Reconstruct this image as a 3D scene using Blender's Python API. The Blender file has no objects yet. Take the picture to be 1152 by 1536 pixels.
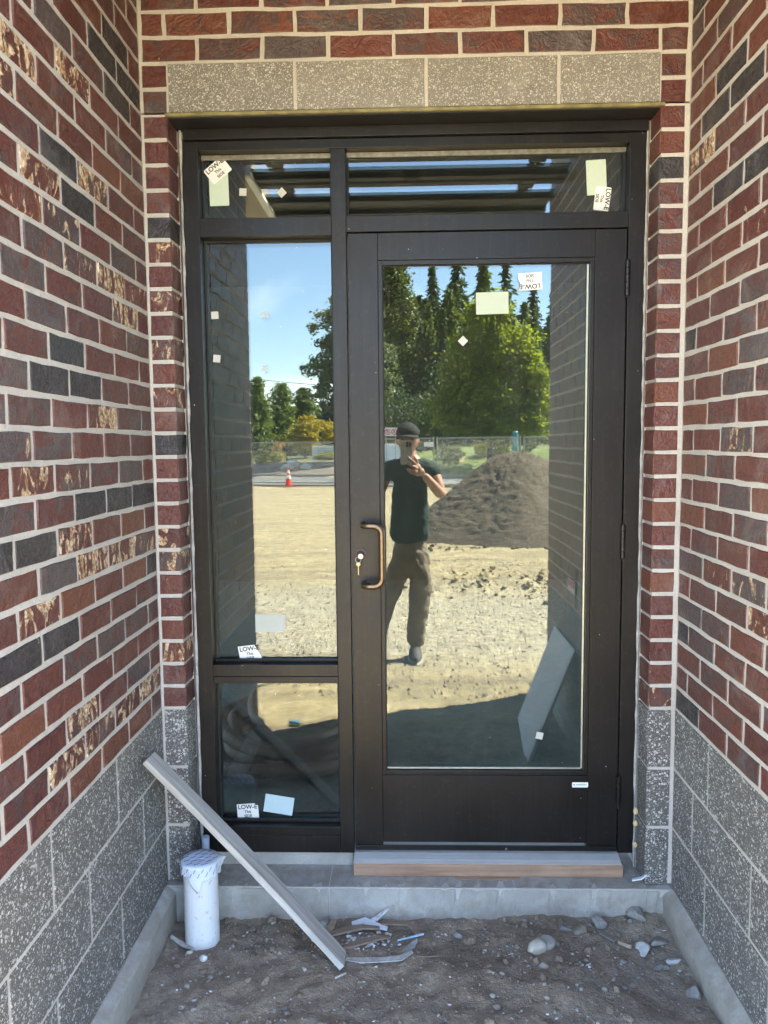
import bpy, math, random
import numpy as np
from mathutils import Vector, Matrix

I = 0.0254                       # one inch in metres
SC = bpy.context.scene
COL = SC.collection
rnd = random.Random(11)
RG = np.random.default_rng(7)
R = math.radians

# ------------------------------------------------------------------ camera
CAM = (32.3 * I, -98.43 * I, 58.47 * I)
pitch, yaw, roll = 0.0885, -0.0295, -0.0094
fw0 = Vector((math.sin(yaw), math.cos(yaw), 0)); rt0 = Vector((math.cos(yaw), -math.sin(yaw), 0)); up0 = Vector((0, 0, 1))
fw = fw0 * math.cos(pitch) - up0 * math.sin(pitch)
up = fw0 * math.sin(pitch) + up0 * math.cos(pitch)
rt = rt0 * math.cos(roll) + up * math.sin(roll)
up = up * math.cos(roll) - rt0 * math.sin(roll)
cd = bpy.data.cameras.new('camera')
cam = bpy.data.objects.new('camera', cd)
COL.objects.link(cam)
m = Matrix((rt, up, -fw)).transposed().to_4x4()
m.translation = Vector(CAM)
cam.matrix_world = m
cd.sensor_fit = 'VERTICAL'; cd.sensor_height = 36.0; cd.sensor_width = 27.0
cd.lens = 1162.7 / 1536 * 36
cd.clip_start = 0.002; cd.clip_end = 3000
SC.camera = cam

# ------------------------------------------------------------------ sky, sun, exposure
SUN_EL, SUN_AZ = R(50), math.atan2(0.92, -0.39)
wd = bpy.data.worlds.new('World'); SC.world = wd; wd.use_nodes = True
wn = wd.node_tree; wn.nodes.clear()
wo = wn.nodes.new('ShaderNodeOutputWorld'); bg = wn.nodes.new('ShaderNodeBackground')
sky = wn.nodes.new('ShaderNodeTexSky'); sky.sky_type = 'NISHITA'; sky.sun_disc = False
sky.sun_elevation = SUN_EL; sky.sun_rotation = SUN_AZ
sky.air_density = 1.0; sky.dust_density = 0.15; sky.ozone_density = 3.5
tc = wn.nodes.new('ShaderNodeTexCoord')
mp = wn.nodes.new('ShaderNodeMapping'); mp.inputs['Scale'].default_value = (1.3, 1.3, 3.2); mp.inputs['Location'].default_value = (0.35, 0.1, 0.2)
cn = wn.nodes.new('ShaderNodeTexNoise'); cn.inputs['Scale'].default_value = 2.3; cn.inputs['Detail'].default_value = 6; cn.inputs['Distortion'].default_value = 0.35
cr = wn.nodes.new('ShaderNodeValToRGB')
cr.color_ramp.elements[0].position = 0.56; cr.color_ramp.elements[0].color = (0, 0, 0, 1)
cr.color_ramp.elements[1].position = 0.82; cr.color_ramp.elements[1].color = (0.6, 0.6, 0.6, 1)
mx = wn.nodes.new('ShaderNodeMix'); mx.data_type = 'RGBA'
mx.inputs[7].default_value = (9.5, 10.0, 10.6, 1)
wn.links.new(tc.outputs['Generated'], mp.inputs['Vector']); wn.links.new(mp.outputs[0], cn.inputs['Vector'])
wn.links.new(cn.outputs['Fac'], cr.inputs['Fac']); wn.links.new(cr.outputs['Color'], mx.inputs[0])
wn.links.new(sky.outputs[0], mx.inputs[6]); wn.links.new(mx.outputs[2], bg.inputs['Color'])
bg.inputs['Strength'].default_value = 0.088
wn.links.new(bg.outputs[0], wo.inputs['Surface'])
sl = bpy.data.lights.new('sun', 'SUN'); sl.energy = 4.8; sl.angle = R(0.5); sl.color = (1.0, 0.95, 0.86)
so = bpy.data.objects.new('sun', sl); COL.objects.link(so)
sd = Vector((-0.92 * math.cos(SUN_EL), 0.39 * math.cos(SUN_EL), -math.sin(SUN_EL)))
so.rotation_euler = sd.to_track_quat('-Z', 'Y').to_euler(); so.location = (8, -12, 14)
SC.view_settings.view_transform = 'Standard'; SC.view_settings.look = 'None'
SC.view_settings.gamma = 1.0; SC.view_settings.use_curve_mapping = False
SC.view_settings.exposure = 4.38
SC.view_settings.use_white_balance = True
SC.view_settings.white_balance_temperature = 7050
SC.render.engine = 'CYCLES'
SC.cycles.max_bounces = 10; SC.cycles.transparent_max_bounces = 12

# ------------------------------------------------------------------ helpers
ORG = {}                                    # world origin of each parent

def tag(o, label=None, cat=None, group=None, kind=None):
    if label: o['label'] = label
    if cat: o['category'] = cat
    if group: o['group'] = group
    if kind: o['kind'] = kind
    return o

def thing(name, loc, label, cat, group=None):
    o = bpy.data.objects.new(name, None); COL.objects.link(o)
    o.location = loc; o.empty_display_size = 0.1
    ORG[o.name] = Vector(loc)
    return tag(o, label, cat, group)

def link(name, me, mat=None, parent=None, loc=None, rot=None, smooth=False):
    """loc is in world terms; the parents are never rotated"""
    o = bpy.data.objects.new(name, me); COL.objects.link(o)
    if mat is not None and len(me.materials) == 0: me.materials.append(mat)
    L = Vector(loc) if loc is not None else Vector((0, 0, 0))
    ORG[o.name] = L.copy()
    if parent is not None:
        o.parent = parent; L = L - ORG[parent.name]
    o.location = L
    if rot is not None: o.rotation_euler = rot
    if smooth: me.polygons.foreach_set('use_smooth', [True] * len(me.polygons))
    return o

def np_mesh(name, V, F):
    V = np.asarray(V, dtype=np.float32); F = np.asarray(F, dtype=np.int32)
    me = bpy.data.meshes.new(name)
    n, k = F.shape
    me.vertices.add(len(V)); me.vertices.foreach_set('co', V.ravel())
    me.loops.add(n * k); me.loops.foreach_set('vertex_index', F.ravel())
    me.polygons.add(n); me.polygons.foreach_set('loop_start', np.arange(0, n * k, k, dtype=np.int32))
    me.update(calc_edges=True)
    return me

class MB:
    """collects shapes in metres; build() links them as ONE mesh object"""
    def __init__(s): s.v = []; s.f = []
    def add(s, V, F):
        b = len(s.v); s.v.extend([tuple(p) for p in V]); s.f.extend([tuple(i + b for i in f) for f in F]); return s
    def box(s, x0, x1, y0, y1, z0, z1, u=I):
        V = [(x * u, y * u, z * u) for z in (z0, z1) for (x, y) in ((x0, y0), (x1, y0), (x1, y1), (x0, y1))]
        return s.add(V, [(3, 2, 1, 0), (4, 5, 6, 7), (0, 1, 5, 4), (1, 2, 6, 5), (2, 3, 7, 6), (3, 0, 4, 7)])
    def tube(s, pts, r, n=10, cap=True, closed=False):
        pts = [Vector(p) for p in pts]; rs = r if hasattr(r, '__len__') else [r] * len(pts)
        V = []; F = []; prev = None; m = len(pts)
        for i, p in enumerate(pts):
            if closed: t = pts[(i + 1) % m] - pts[i - 1]
            else: t = pts[min(i + 1, m - 1)] - pts[max(i - 1, 0)]
            t.normalize()
            if prev is None:
                a = Vector((0, 0, 1)) if abs(t.z) < 0.9 else Vector((1, 0, 0)); a = t.cross(a).normalized()
            else: a = (prev - t * prev.dot(t)).normalized()
            prev = a; b = t.cross(a)
            for k in range(n):
                q = 2 * math.pi * k / n; V.append(p + (a * math.cos(q) + b * math.sin(q)) * rs[i])
        for i in range(m if closed else m - 1):
            j = (i + 1) % m
            for k in range(n): F.append((i * n + k, i * n + (k + 1) % n, j * n + (k + 1) % n, j * n + k))
        if cap and not closed: F.append(tuple(range(n - 1, -1, -1))); F.append(tuple((m - 1) * n + k for k in range(n)))
        return s.add(V, F)
    def lathe(s, c, prof, n=20, axis='z'):
        V = []; F = []
        for (r, h) in prof:
            for k in range(n):
                q = 2 * math.pi * k / n; a, b = r * math.cos(q), r * math.sin(q)
                V.append((c[0] + a, c[1] + b, c[2] + h) if axis == 'z' else (c[0] + a, c[1] + h, c[2] + b))
        for i in range(len(prof) - 1):
            for k in range(n):
                q = (i * n + k, i * n + (k + 1) % n, (i + 1) * n + (k + 1) % n, (i + 1) * n + k)
                F.append(q if axis == 'z' else q[::-1])
        e = len(prof) - 1
        a, b = tuple(range(n - 1, -1, -1)), tuple(e * n + k for k in range(n))
        if axis != 'z': a, b = a[::-1], b[::-1]
        F.append(a); F.append(b)
        return s.add(V, F)
    def prism(s, poly, ext):
        """poly: 3-D points of one face, ext: extrusion vector"""
        n = len(poly); P = [Vector(p) for p in poly]; e = Vector(ext)
        return s.add(P + [p + e for p in P], [tuple(range(n - 1, -1, -1)), tuple(range(n, 2 * n))] + [(i, (i + 1) % n, n + (i + 1) % n, n + i) for i in range(n)])
    def build(s, name, mat, parent=None, loc=None, bevel=0, smooth=False, seg=2):
        base = Vector(loc) if loc is not None else (ORG[parent.name] if parent is not None else Vector((0, 0, 0)))
        me = bpy.data.meshes.new(name)
        me.from_pydata([tuple(Vector(p) - base) for p in s.v], [], s.f); me.update()
        o = link(name, me, mat, parent, base, None, smooth)
        if bevel:
            b = o.modifiers.new('bevel', 'BEVEL'); b.width = bevel; b.segments = seg; b.limit_method = 'ANGLE'; b.angle_limit = R(40)
        return o

def copy_obj(o, parent=None, loc=None):
    c = o.copy(); COL.objects.link(c)
    if parent is not None: c.parent = parent
    if loc is not None: c.location = loc
    return c

def copy_tree(root, loc, rz=0.0, scale=1.0, label=None):
    c = root.copy(); COL.objects.link(c); c.location = loc; c.rotation_euler = (0, 0, rz); c.scale = (scale,) * 3
    if label: c['label'] = label
    for ch in root.children:
        d = ch.copy(); COL.objects.link(d); d.parent = c
        for g in ch.children:
            e = g.copy(); COL.objects.link(e); e.parent = d
    return c

def lattice(n=64, seed=3): return np.random.default_rng(seed).random((n, n))
_L = [lattice(64, s) for s in range(6)]
def vnoise(x, y, f, l=0):
    g = _L[l]; n = 64; x = np.asarray(x) * f + 100.3; y = np.asarray(y) * f + 57.7
    xi = np.floor(x).astype(int); yi = np.floor(y).astype(int); u = x - xi; v = y - yi
    u = u * u * (3 - 2 * u); v = v * v * (3 - 2 * v)
    a = g[xi % n, yi % n]; b = g[(xi + 1) % n, yi % n]; c = g[xi % n, (yi + 1) % n]; d = g[(xi + 1) % n, (yi + 1) % n]
    return (a * (1 - u) + b * u) * (1 - v) + (c * (1 - u) + d * u) * v - 0.5
def fbm(x, y, f, oct=4, gain=0.5):
    s = 0; a = 1.0
    for k in range(oct): s = s + a * vnoise(x, y, f * 2 ** k, k % 6); a *= gain
    return s

# ------------------------------------------------------------------ materials
class M:
    """short-hand for building node materials"""
    def __init__(s, name):
        s.m = bpy.data.materials.new(name); s.m.use_nodes = True; s.t = s.m.node_tree; s.t.nodes.clear()
        s.out = s.n('OutputMaterial')
    def n(s, ty, **kw):
        nd = s.t.nodes.new('ShaderNode' + ty)
        for k, v in kw.items():
            if k.startswith('_'): setattr(nd, k[1:], v)
            else: s.set(nd, k.replace('_', ' '), v)
        return nd
    def set(s, nd, key, v):
        sk = nd.inputs[int(key[1:])] if key[0] == 'i' and key[1:].isdigit() else nd.inputs[key]
        if hasattr(v, 'outputs'): v = v.outputs[0]
        if isinstance(v, bpy.types.NodeSocket): s.t.links.new(v, sk)
        else: sk.default_value = (*v, 1) if (isinstance(v, tuple) and len(v) == 3 and sk.type == 'RGBA') else v
    def math(s, op, a, b=0.0, c=None, clamp=False):
        nd = s.n('Math', _operation=op, _use_clamp=clamp, i0=a, i1=b)
        if c is not None: s.set(nd, 'i2', c)
        return nd
    def mix(s, f, a, b, bt='MIX'):
        nd = s.n('Mix', _data_type='RGBA', _blend_type=bt)
        s.set(nd, 'i0', f); s.set(nd, 'i6', a); s.set(nd, 'i7', b)
        return nd.outputs[2]
    def ramp(s, f, p0, p1, a=0.0, b=1.0):
        return s.n('MapRange', _clamp=True, i0=f, i1=p0, i2=p1, i3=a, i4=b)
    def noise(s, vec, scale, detail=4, rough=0.55, dist=0.0):
        nd = s.n('TexNoise', Scale=scale, Detail=detail, Roughness=rough, Distortion=dist)
        if vec is not None: s.set(nd, 'Vector', vec)
        return nd.outputs['Fac']
    def obj(s): return s.n('TexCoord').outputs['Object']
    def pos(s): return s.n('NewGeometry').outputs['Position']
    def bsdf(s, color, rough=0.6, metal=0.0, bump=None, bs=0.5, bd=0.002, **kw):
        b = s.n('BsdfPrincipled', Base_Color=color, Roughness=rough, Metallic=metal, **kw)
        if bump is not None:
            s.set(b, 'Normal', s.n('Bump', Height=bump, Strength=bs, Distance=bd))
        s.t.links.new(b.outputs[0], s.out.inputs[0]); return b

def simple(name, col, rough=0.6, metal=0.0, var=0.25, scale=30.0, bs=0.2, bd=0.001):
    k = M(name); p = k.obj()
    f = k.noise(p, scale, 5)
    c = k.mix(k.ramp(f, 0.3, 0.7), tuple(x * (1 - var) for x in col), tuple(min(1, x * (1 + var)) for x in col))
    k.bsdf(c, rough, metal, f, bs, bd); return k.m

def mat_brick():
    k = M('brick'); oi = k.n('ObjectInfo'); g = k.n('NewGeometry')
    r = k.math('FRACT', k.math('ADD', oi.outputs['Random'], g.outputs['Random Per Island']))
    sep = k.n('SeparateColor', Color=oi.outputs['Color'])
    off = k.n('CombineXYZ', X=k.math('MULTIPLY', r, 41.0), Y=k.math('MULTIPLY', r, 17.0), Z=k.math('MULTIPLY', r, 29.0))
    p = k.n('VectorMath', _operation='ADD'); k.set(p, 'i0', k.obj()); k.set(p, 'i1', off)
    r2 = k.math('FRACT', k.math('MULTIPLY', r, 7.31)); r3 = k.math('FRACT', k.math('MULTIPLY', r, 13.7))
    n1 = k.noise(p, 14, 4, 0.55, 2.0)
    n2 = k.noise(p, 34, 3, 0.5, 2.6)
    fine = k.noise(p, 190, 4, 0.6)
    # share of grey-purple skin on the red body
    sh = k.math('ADD', k.math('MULTIPLY_ADD', sep.outputs[0], 0.60, -0.235), k.math('MULTIPLY_ADD', r2, 0.34, -0.17))
    gm = k.ramp(k.math('ADD', n1, sh), 0.40, 0.60)
    red = k.mix(r3, (0.074, 0.0155, 0.0155), (0.120, 0.0265, 0.0235))
    red = k.mix(sep.outputs[2], red, (0.148, 0.043, 0.023))
    red = k.mix(k.ramp(n2, 0.52, 0.72, 0, 0.7), red, (0.20, 0.065, 0.028))
    gry = k.mix(r2, (0.054, 0.030, 0.031), (0.074, 0.058, 0.061))
    dk = k.ramp(sep.outputs[0], 0.6, 1.0)
    gry = k.mix(dk, gry, (0.021, 0.022, 0.027))
    c = k.mix(gm, red, gry)
    # pale swirls burnt into the skin
    sw = k.ramp(k.math('ABSOLUTE', k.math('SUBTRACT', n2, 0.5)), 0.0, 0.04, 1.0, 0.0)
    c = k.mix(k.math('MULTIPLY', sw, 0.30), c, (0.21, 0.17, 0.165))
    c = k.mix(k.ramp(fine, 0.35, 0.75, 0.0, 0.35), c, (0.05, 0.02, 0.018))
    # cream flaking
    mpv = k.n('Mapping', Scale=(1.2, 1.0, 0.6)); k.set(mpv, 'Vector', p)
    fl = k.noise(mpv, 17, 6, 0.6, 1.5)
    th = k.math('SUBTRACT', 0.64, k.math('MULTIPLY', sep.outputs[1], 0.165))
    fm = k.math('MULTIPLY', k.ramp(k.math('SUBTRACT', fl, th), 0.0, 0.03), k.ramp(sep.outputs[1], 0.03, 0.06))
    fm0 = k.math('MULTIPLY', k.ramp(k.math('SUBTRACT', fl, 0.70), 0.0, 0.02), 0.75)
    fm = k.math('MAXIMUM', fm, fm0)
    crm = k.mix(k.ramp(n2, 0.38, 0.60), (0.70, 0.55, 0.38), (0.27, 0.14, 0.07))
    crm = k.mix(k.ramp(fine, 0.46, 0.66, 0.0, 0.5), crm, (0.20, 0.09, 0.045))
    c = k.mix(fm, c, crm)
    sc_ = k.noise(k.pos(), 5.5, 5, 0.7, 0.8)
    c = k.mix(k.ramp(sc_, 0.52, 0.80, 0.0, 0.30), c, (0.36, 0.32, 0.30))
    h = k.math('ADD', k.math('ADD', k.math('MULTIPLY', n1, 1.0), k.math('MULTIPLY', n2, 0.55)), k.math('ADD', k.math('MULTIPLY', fm, 0.35), k.math('MULTIPLY', fine, 0.22)))
    ro = k.math('ADD', k.ramp(n2, 0.3, 0.7, 0.36, 0.56), k.math('MULTIPLY', fm, 0.3))
    h = k.math('MULTIPLY', h, k.math('MULTIPLY_ADD', r3, 0.75, 0.45))
    k.bsdf(c, ro, 0, h, 0.85, 0.009, Specular_IOR_Level=0.5)
    return k.m

def mat_block(name, base, chip, dens, base2, cs=112):
    k = M(name); oi = k.n('ObjectInfo')
    off = k.n('CombineXYZ', X=k.math('MULTIPLY', oi.outputs['Random'], 31.0), Y=0.0, Z=k.math('MULTIPLY', oi.outputs['Random'], 13.0))
    p = k.n('VectorMath', _operation='ADD'); k.set(p, 'i0', k.obj()); k.set(p, 'i1', off)
    pd = k.n('VectorMath', _operation='ADD'); k.set(pd, 'i0', p)
    nz = k.n('TexNoise', Scale=60.0, Detail=3.0); k.set(nz, 'Vector', p)
    sc = k.n('VectorMath', _operation='SCALE', Scale=0.005); k.set(sc, 'i0', nz.outputs['Color']); k.set(pd, 'i1', sc)
    def chips(scale, t0, t1, seed):
        v = k.n('TexVoronoi', Scale=scale); k.set(v, 'Vector', pd)
        hs = k.n('SeparateColor', Color=v.outputs['Color'])
        rad = k.ramp(hs.outputs[seed], t0, 1.0, 0.0, t1)
        return k.math('LESS_THAN', v.outputs['Distance'], rad), hs
    a, ha = chips(cs, 1 - dens, 0.56, 0)
    b, hb = chips(cs * 1.9, 1 - dens, 0.55, 1)
    n = k.noise(p, 14, 5, 0.6); fn = k.noise(p, 260, 4, 0.65)
    c = k.mix(k.ramp(n, 0.3, 0.7), base, base2)
    c = k.mix(k.ramp(fn, 0.35, 0.7, 0, 0.6), c, tuple(x * 0.5 for x in base))
    cc = k.mix(ha.outputs[1], chip, tuple(x * 0.38 for x in chip))
    m2 = k.math('MAXIMUM', a, b)
    c = k.mix(k.math('MULTIPLY', oi.outputs['Random'], 0.35), c, tuple(x * 0.55 for x in base))
    c = k.mix(m2, c, cc)
    sm_ = k.noise(k.pos(), 7, 5, 0.72, 0.6)
    c = k.mix(k.ramp(sm_, 0.56, 0.78, 0.0, 0.45), c, (0.36, 0.34, 0.31))
    h = k.math('ADD', k.math('MULTIPLY', m2, 0.6), fn)
    k.bsdf(c, 0.75, 0, h, 0.6, 0.0015); return k.m

def mat_mortar():
    k = M('mortar'); p = k.pos()
    n = k.noise(p, 5, 4); f = k.noise(p, 160, 4, 0.7); bl = k.noise(p, 45, 3)
    c = k.mix(k.ramp(n, 0.3, 0.7), (0.45, 0.415, 0.38), (0.56, 0.53, 0.495))
    c = k.mix(k.ramp(f, 0.3, 0.8, 0, 0.5), c, (0.29, 0.26, 0.22))
    k.bsdf(c, 0.9, 0, k.math('ADD', f, k.math('MULTIPLY', bl, 1.2)), 0.7, 0.003); return k.m

def mat_concrete(name, c0, c1, rough=0.85, stain=(0.10, 0.085, 0.07), st=0.5):
    k = M(name); p = k.pos()
    n = k.noise(p, 7, 5, 0.6); f = k.noise(p, 210, 4, 0.7); s = k.noise(p, 3.1, 4, 0.6, 0.6)
    c = k.mix(k.ramp(n, 0.3, 0.7), c0, c1)
    c = k.mix(k.ramp(s, 0.52, 0.75, 0, st), c, stain)
    c = k.mix(k.ramp(f, 0.45, 0.8, 0, 0.4), c, tuple(x * 0.55 for x in c0))
    nm = k.n('SeparateXYZ'); k.set(nm, 'i0', k.n('NewGeometry').outputs['True Normal'])
    px = k.n('SeparateXYZ'); k.set(px, 'i0', p)
    sp = k.noise(p, 22, 5, 0.7)
    spl = k.ramp(k.math('SUBTRACT', k.math('MULTIPLY', k.math('SUBTRACT', sp, 0.5), 0.30), px.outputs[2]), 0.045, 0.13, 0.0, 0.75)      # soil splashed up from the ground
    dst = k.math('MULTIPLY', k.ramp(nm.outputs[2], 0.5, 0.9), k.ramp(sp, 0.40, 0.62, 0.0, 0.75))                            # soil trodden onto the top
    c = k.mix(k.math('MAXIMUM', spl, dst), c, (0.27, 0.215, 0.165))
    v = k.n('TexVoronoi', Scale=42.0); k.set(v, 'Vector', p)
    pit = k.math('LESS_THAN', v.outputs['Distance'], 0.06)
    c = k.mix(k.math('MULTIPLY', pit, 0.7), c, tuple(x * 0.35 for x in c0))
    k.bsdf(c, rough, 0, k.math('SUBTRACT', k.math('ADD', n, f), pit), 0.5, 0.002); return k.m

def mat_bronze():
    """dark anodised frame with dust specks, scuffs and a little streaking"""
    k = M('dark_bronze_aluminium'); p = k.pos()
    st = k.n('Mapping', Scale=(70, 70, 2.5)); k.set(st, 'Vector', p)
    s = k.noise(st, 1.0, 4, 0.6); n = k.noise(p, 4, 5, 0.6)
    c = k.mix(k.ramp(n, 0.3, 0.7), (0.0105, 0.0093, 0.0093), (0.016, 0.0138, 0.0133))
    c = k.mix(k.ramp(s, 0.5, 0.85, 0, 0.35), c, (0.042, 0.037, 0.035))
    v = k.n('TexVoronoi', Scale=36.0); k.set(v, 'Vector', p)
    hs = k.n('SeparateColor', Color=v.outputs['Color'])
    sp = k.math('LESS_THAN', v.outputs['Distance'], k.ramp(hs.outputs[0], 0.80, 1.0, 0.0, 0.075))
    c = k.mix(sp, c, (0.55, 0.52, 0.47))
    du = k.noise(p, 55, 5, 0.7)
    c = k.mix(k.ramp(du, 0.56, 0.84, 0, 0.35), c, (0.09, 0.078, 0.066))
    ro = k.math('ADD', k.ramp(n, 0.3, 0.7, 0.33, 0.48), k.math('MULTIPLY', sp, 0.4))
    k.bsdf(c, ro, 0.35, du, 0.08, 0.0004); return k.m

def mat_glass():
    """coated insulating glass: reflects about a third, lets the dim inside through, with dust"""
    k = M('coated_glass'); p = k.pos()
    w = k.noise(p, 2.2, 2, 0.4)
    bump = k.n('Bump', Height=w, Strength=0.05, Distance=0.0016)
    gl = k.n('BsdfGlossy', Color=(0.93, 0.97, 0.96), Roughness=0.0); k.set(gl, 'Normal', bump)
    tr = k.n('BsdfTransparent', Color=(0.53, 0.60, 0.57))
    a = k.n('MixShader', i0=0.078, i1=tr, i2=gl)
    v = k.n('TexVoronoi', Scale=48.0); k.set(v, 'Vector', p)
    hs = k.n('SeparateColor', Color=v.outputs['Color'])
    sp = k.math('LESS_THAN', v.outputs['Distance'], k.ramp(hs.outputs[0], 0.80, 1.0, 0.0, 0.06))
    sm = k.n('Mapping', Scale=(6, 6, 2.0)); k.set(sm, 'Vector', p)
    haze = k.ramp(k.noise(sm, 1.6, 5, 0.65, 0.8), 0.45, 0.80, 0.002, 0.026)
    df = k.n('BsdfDiffuse', Color=(0.62, 0.60, 0.55))
    b = k.n('MixShader', i0=k.math('MAXIMUM', k.math('MULTIPLY', sp, 0.65), haze), i1=a, i2=df)
    k.t.links.new(b.outputs[0], k.out.inputs[0]); return k.m

def mat_wood(name, c0, c1, axis, scale=1.0, rough=0.75):
    k = M(name); p = k.obj()
    s = [38.0 * scale] * 3; s[axis] = 2.2 * scale
    mpp = k.n('Mapping', Scale=tuple(s)); k.set(mpp, 'Vector', p)
    g = k.noise(mpp, 1.0, 5, 0.65, 0.7); n = k.noise(p, 9, 4)
    f = k.noise(p, 150, 3)
    c = k.mix(k.ramp(g, 0.3, 0.7), c0, c1)
    c = k.mix(k.ramp(n, 0.5, 0.8, 0, 0.45), c, tuple(x * 0.6 for x in c0))
    k.bsdf(c, rough, 0, k.math('ADD', g, k.math('MULTIPLY', f, 0.3)), 0.5, 0.0015); return k.m

def mat_ground():
    """trodden soil: grey-brown in the sheltered corner, dry tan on the open lot, gravelly between"""
    k = M('soil'); p = k.pos()
    sx = k.n('SeparateXYZ'); k.set(sx, 'i0', p)
    big = k.noise(p, 0.9, 5, 0.6); mid = k.noise(p, 6, 5, 0.65, 0.4); fine = k.noise(p, 60, 5, 0.7); grit = k.noise(p, 330, 3, 0.7)
    edge = k.math('ADD', sx.outputs[1], k.math('MULTIPLY', k.math('SUBTRACT', big, 0.5), 0.5))
    near = k.ramp(edge, -1.35, -0.75)                    # 1 in the sheltered corner
    damp = k.mix(k.ramp(mid, 0.35, 0.68), (0.28, 0.20, 0.136), (0.48, 0.365, 0.26))
    damp = k.mix(k.ramp(big, 0.52, 0.72, 0, 0.6), damp, (0.50, 0.42, 0.335))
    dry = k.mix(k.ramp(mid, 0.32, 0.68), (0.29, 0.23, 0.12), (0.57, 0.47, 0.265))
    trk = k.n('Mapping', Scale=(0.4, 2.6, 1.0), Rotation=(0, 0, 0.2)); k.set(trk, 'Vector', p)
    ruts = k.noise(trk, 1.5, 5, 0.62, 0.5)
    m2_ = k.noise(p, 21, 4, 0.7)
    dry = k.mix(k.ramp(m2_, 0.42, 0.66, 0, 0.6), dry, (0.19, 0.155, 0.105))
    dry = k.mix(k.ramp(ruts, 0.44, 0.64, 0, 0.85), dry, (0.20, 0.16, 0.105))
    v = k.n('TexVoronoi', Scale=34.0); k.set(v, 'Vector', p)
    hs = k.n('SeparateColor', Color=v.outputs['Color'])
    gz = k.math('MULTIPLY', k.ramp(edge, -6.3, -5.0), k.ramp(edge, -2.2, -3.0))     # gravelled strip
    peb = k.mix(hs.outputs[0], (0.17, 0.15, 0.11), (0.60, 0.55, 0.44))
    dry = k.mix(k.math('MULTIPLY', gz, 0.6), dry, peb)
    damp = k.mix(k.ramp(m2_, 0.40, 0.62, 0, 0.55), damp, (0.165, 0.125, 0.092))
    damp = k.mix(k.ramp(k.noise(p, 95, 3, 0.6), 0.60, 0.70, 0, 0.7), damp, (0.54, 0.47, 0.385))
    c = k.mix(near, dry, damp)
    c = k.mix(k.ramp(fine, 0.45, 0.8, 0, 0.45), c, k.mix(near, (0.20, 0.165, 0.10), (0.17, 0.135, 0.10)))
    c = k.mix(k.ramp(grit, 0.62, 0.75, 0, 0.4), c, k.mix(near, (0.58, 0.5, 0.36), (0.50, 0.44, 0.37)))
    h = k.math('ADD', k.math('MULTIPLY', fine, 1.0), k.math('ADD', k.math('MULTIPLY', grit, 0.3), k.math('MULTIPLY', k.math('MULTIPLY', gz, v.outputs['Distance']), -1.2)))
    k.bsdf(c, 0.95, 0, h, 1.0, 0.014); return k.m

def mat_stone():
    k = M('stone'); p = k.obj(); oi = k.n('ObjectInfo'); g = k.n('NewGeometry')
    r = k.math('FRACT', k.math('ADD', oi.outputs['Random'], g.outputs['Random Per Island']))
    n = k.noise(p, 40, 5); c = k.mix(r, (0.19, 0.165, 0.14), (0.40, 0.36, 0.31))
    r2 = k.math('FRACT', k.math('MULTIPLY', r, 9.7))
    c = k.mix(k.ramp(r2, 0.75, 0.95, 0, 0.7), c, (0.22, 0.15, 0.10))
    c = k.mix(k.ramp(r2, 0.0, 0.04, 0.8, 0.0), c, (0.62, 0.60, 0.57))
    c = k.mix(k.ramp(n, 0.3, 0.75, 0, 0.5), c, (0.16, 0.14, 0.12))
    k.bsdf(c, 0.85, 0, n, 0.5, 0.003); return k.m

def mat_leaf(name, c0, c1, tr=0.35, rough=0.55):
    k = M(name); g = k.n('NewGeometry'); oi = k.n('ObjectInfo')
    r = g.outputs['Random Per Island']
    c = k.mix(r, c0, c1)
    c = k.mix(k.math('MULTIPLY', oi.outputs['Random'], 0.35), c, tuple(x * 0.6 for x in c0))
    d = k.n('BsdfPrincipled', Base_Color=c, Roughness=rough)
    t = k.n('BsdfTranslucent', Color=k.mix(0.5, c, (c1[0] * 1.6, c1[1] * 1.6, c1[2] * 0.8)))
    a = k.n('MixShader', i0=tr, i1=d, i2=t)
    k.t.links.new(a.outputs[0], k.out.inputs[0]); return k.m

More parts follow.
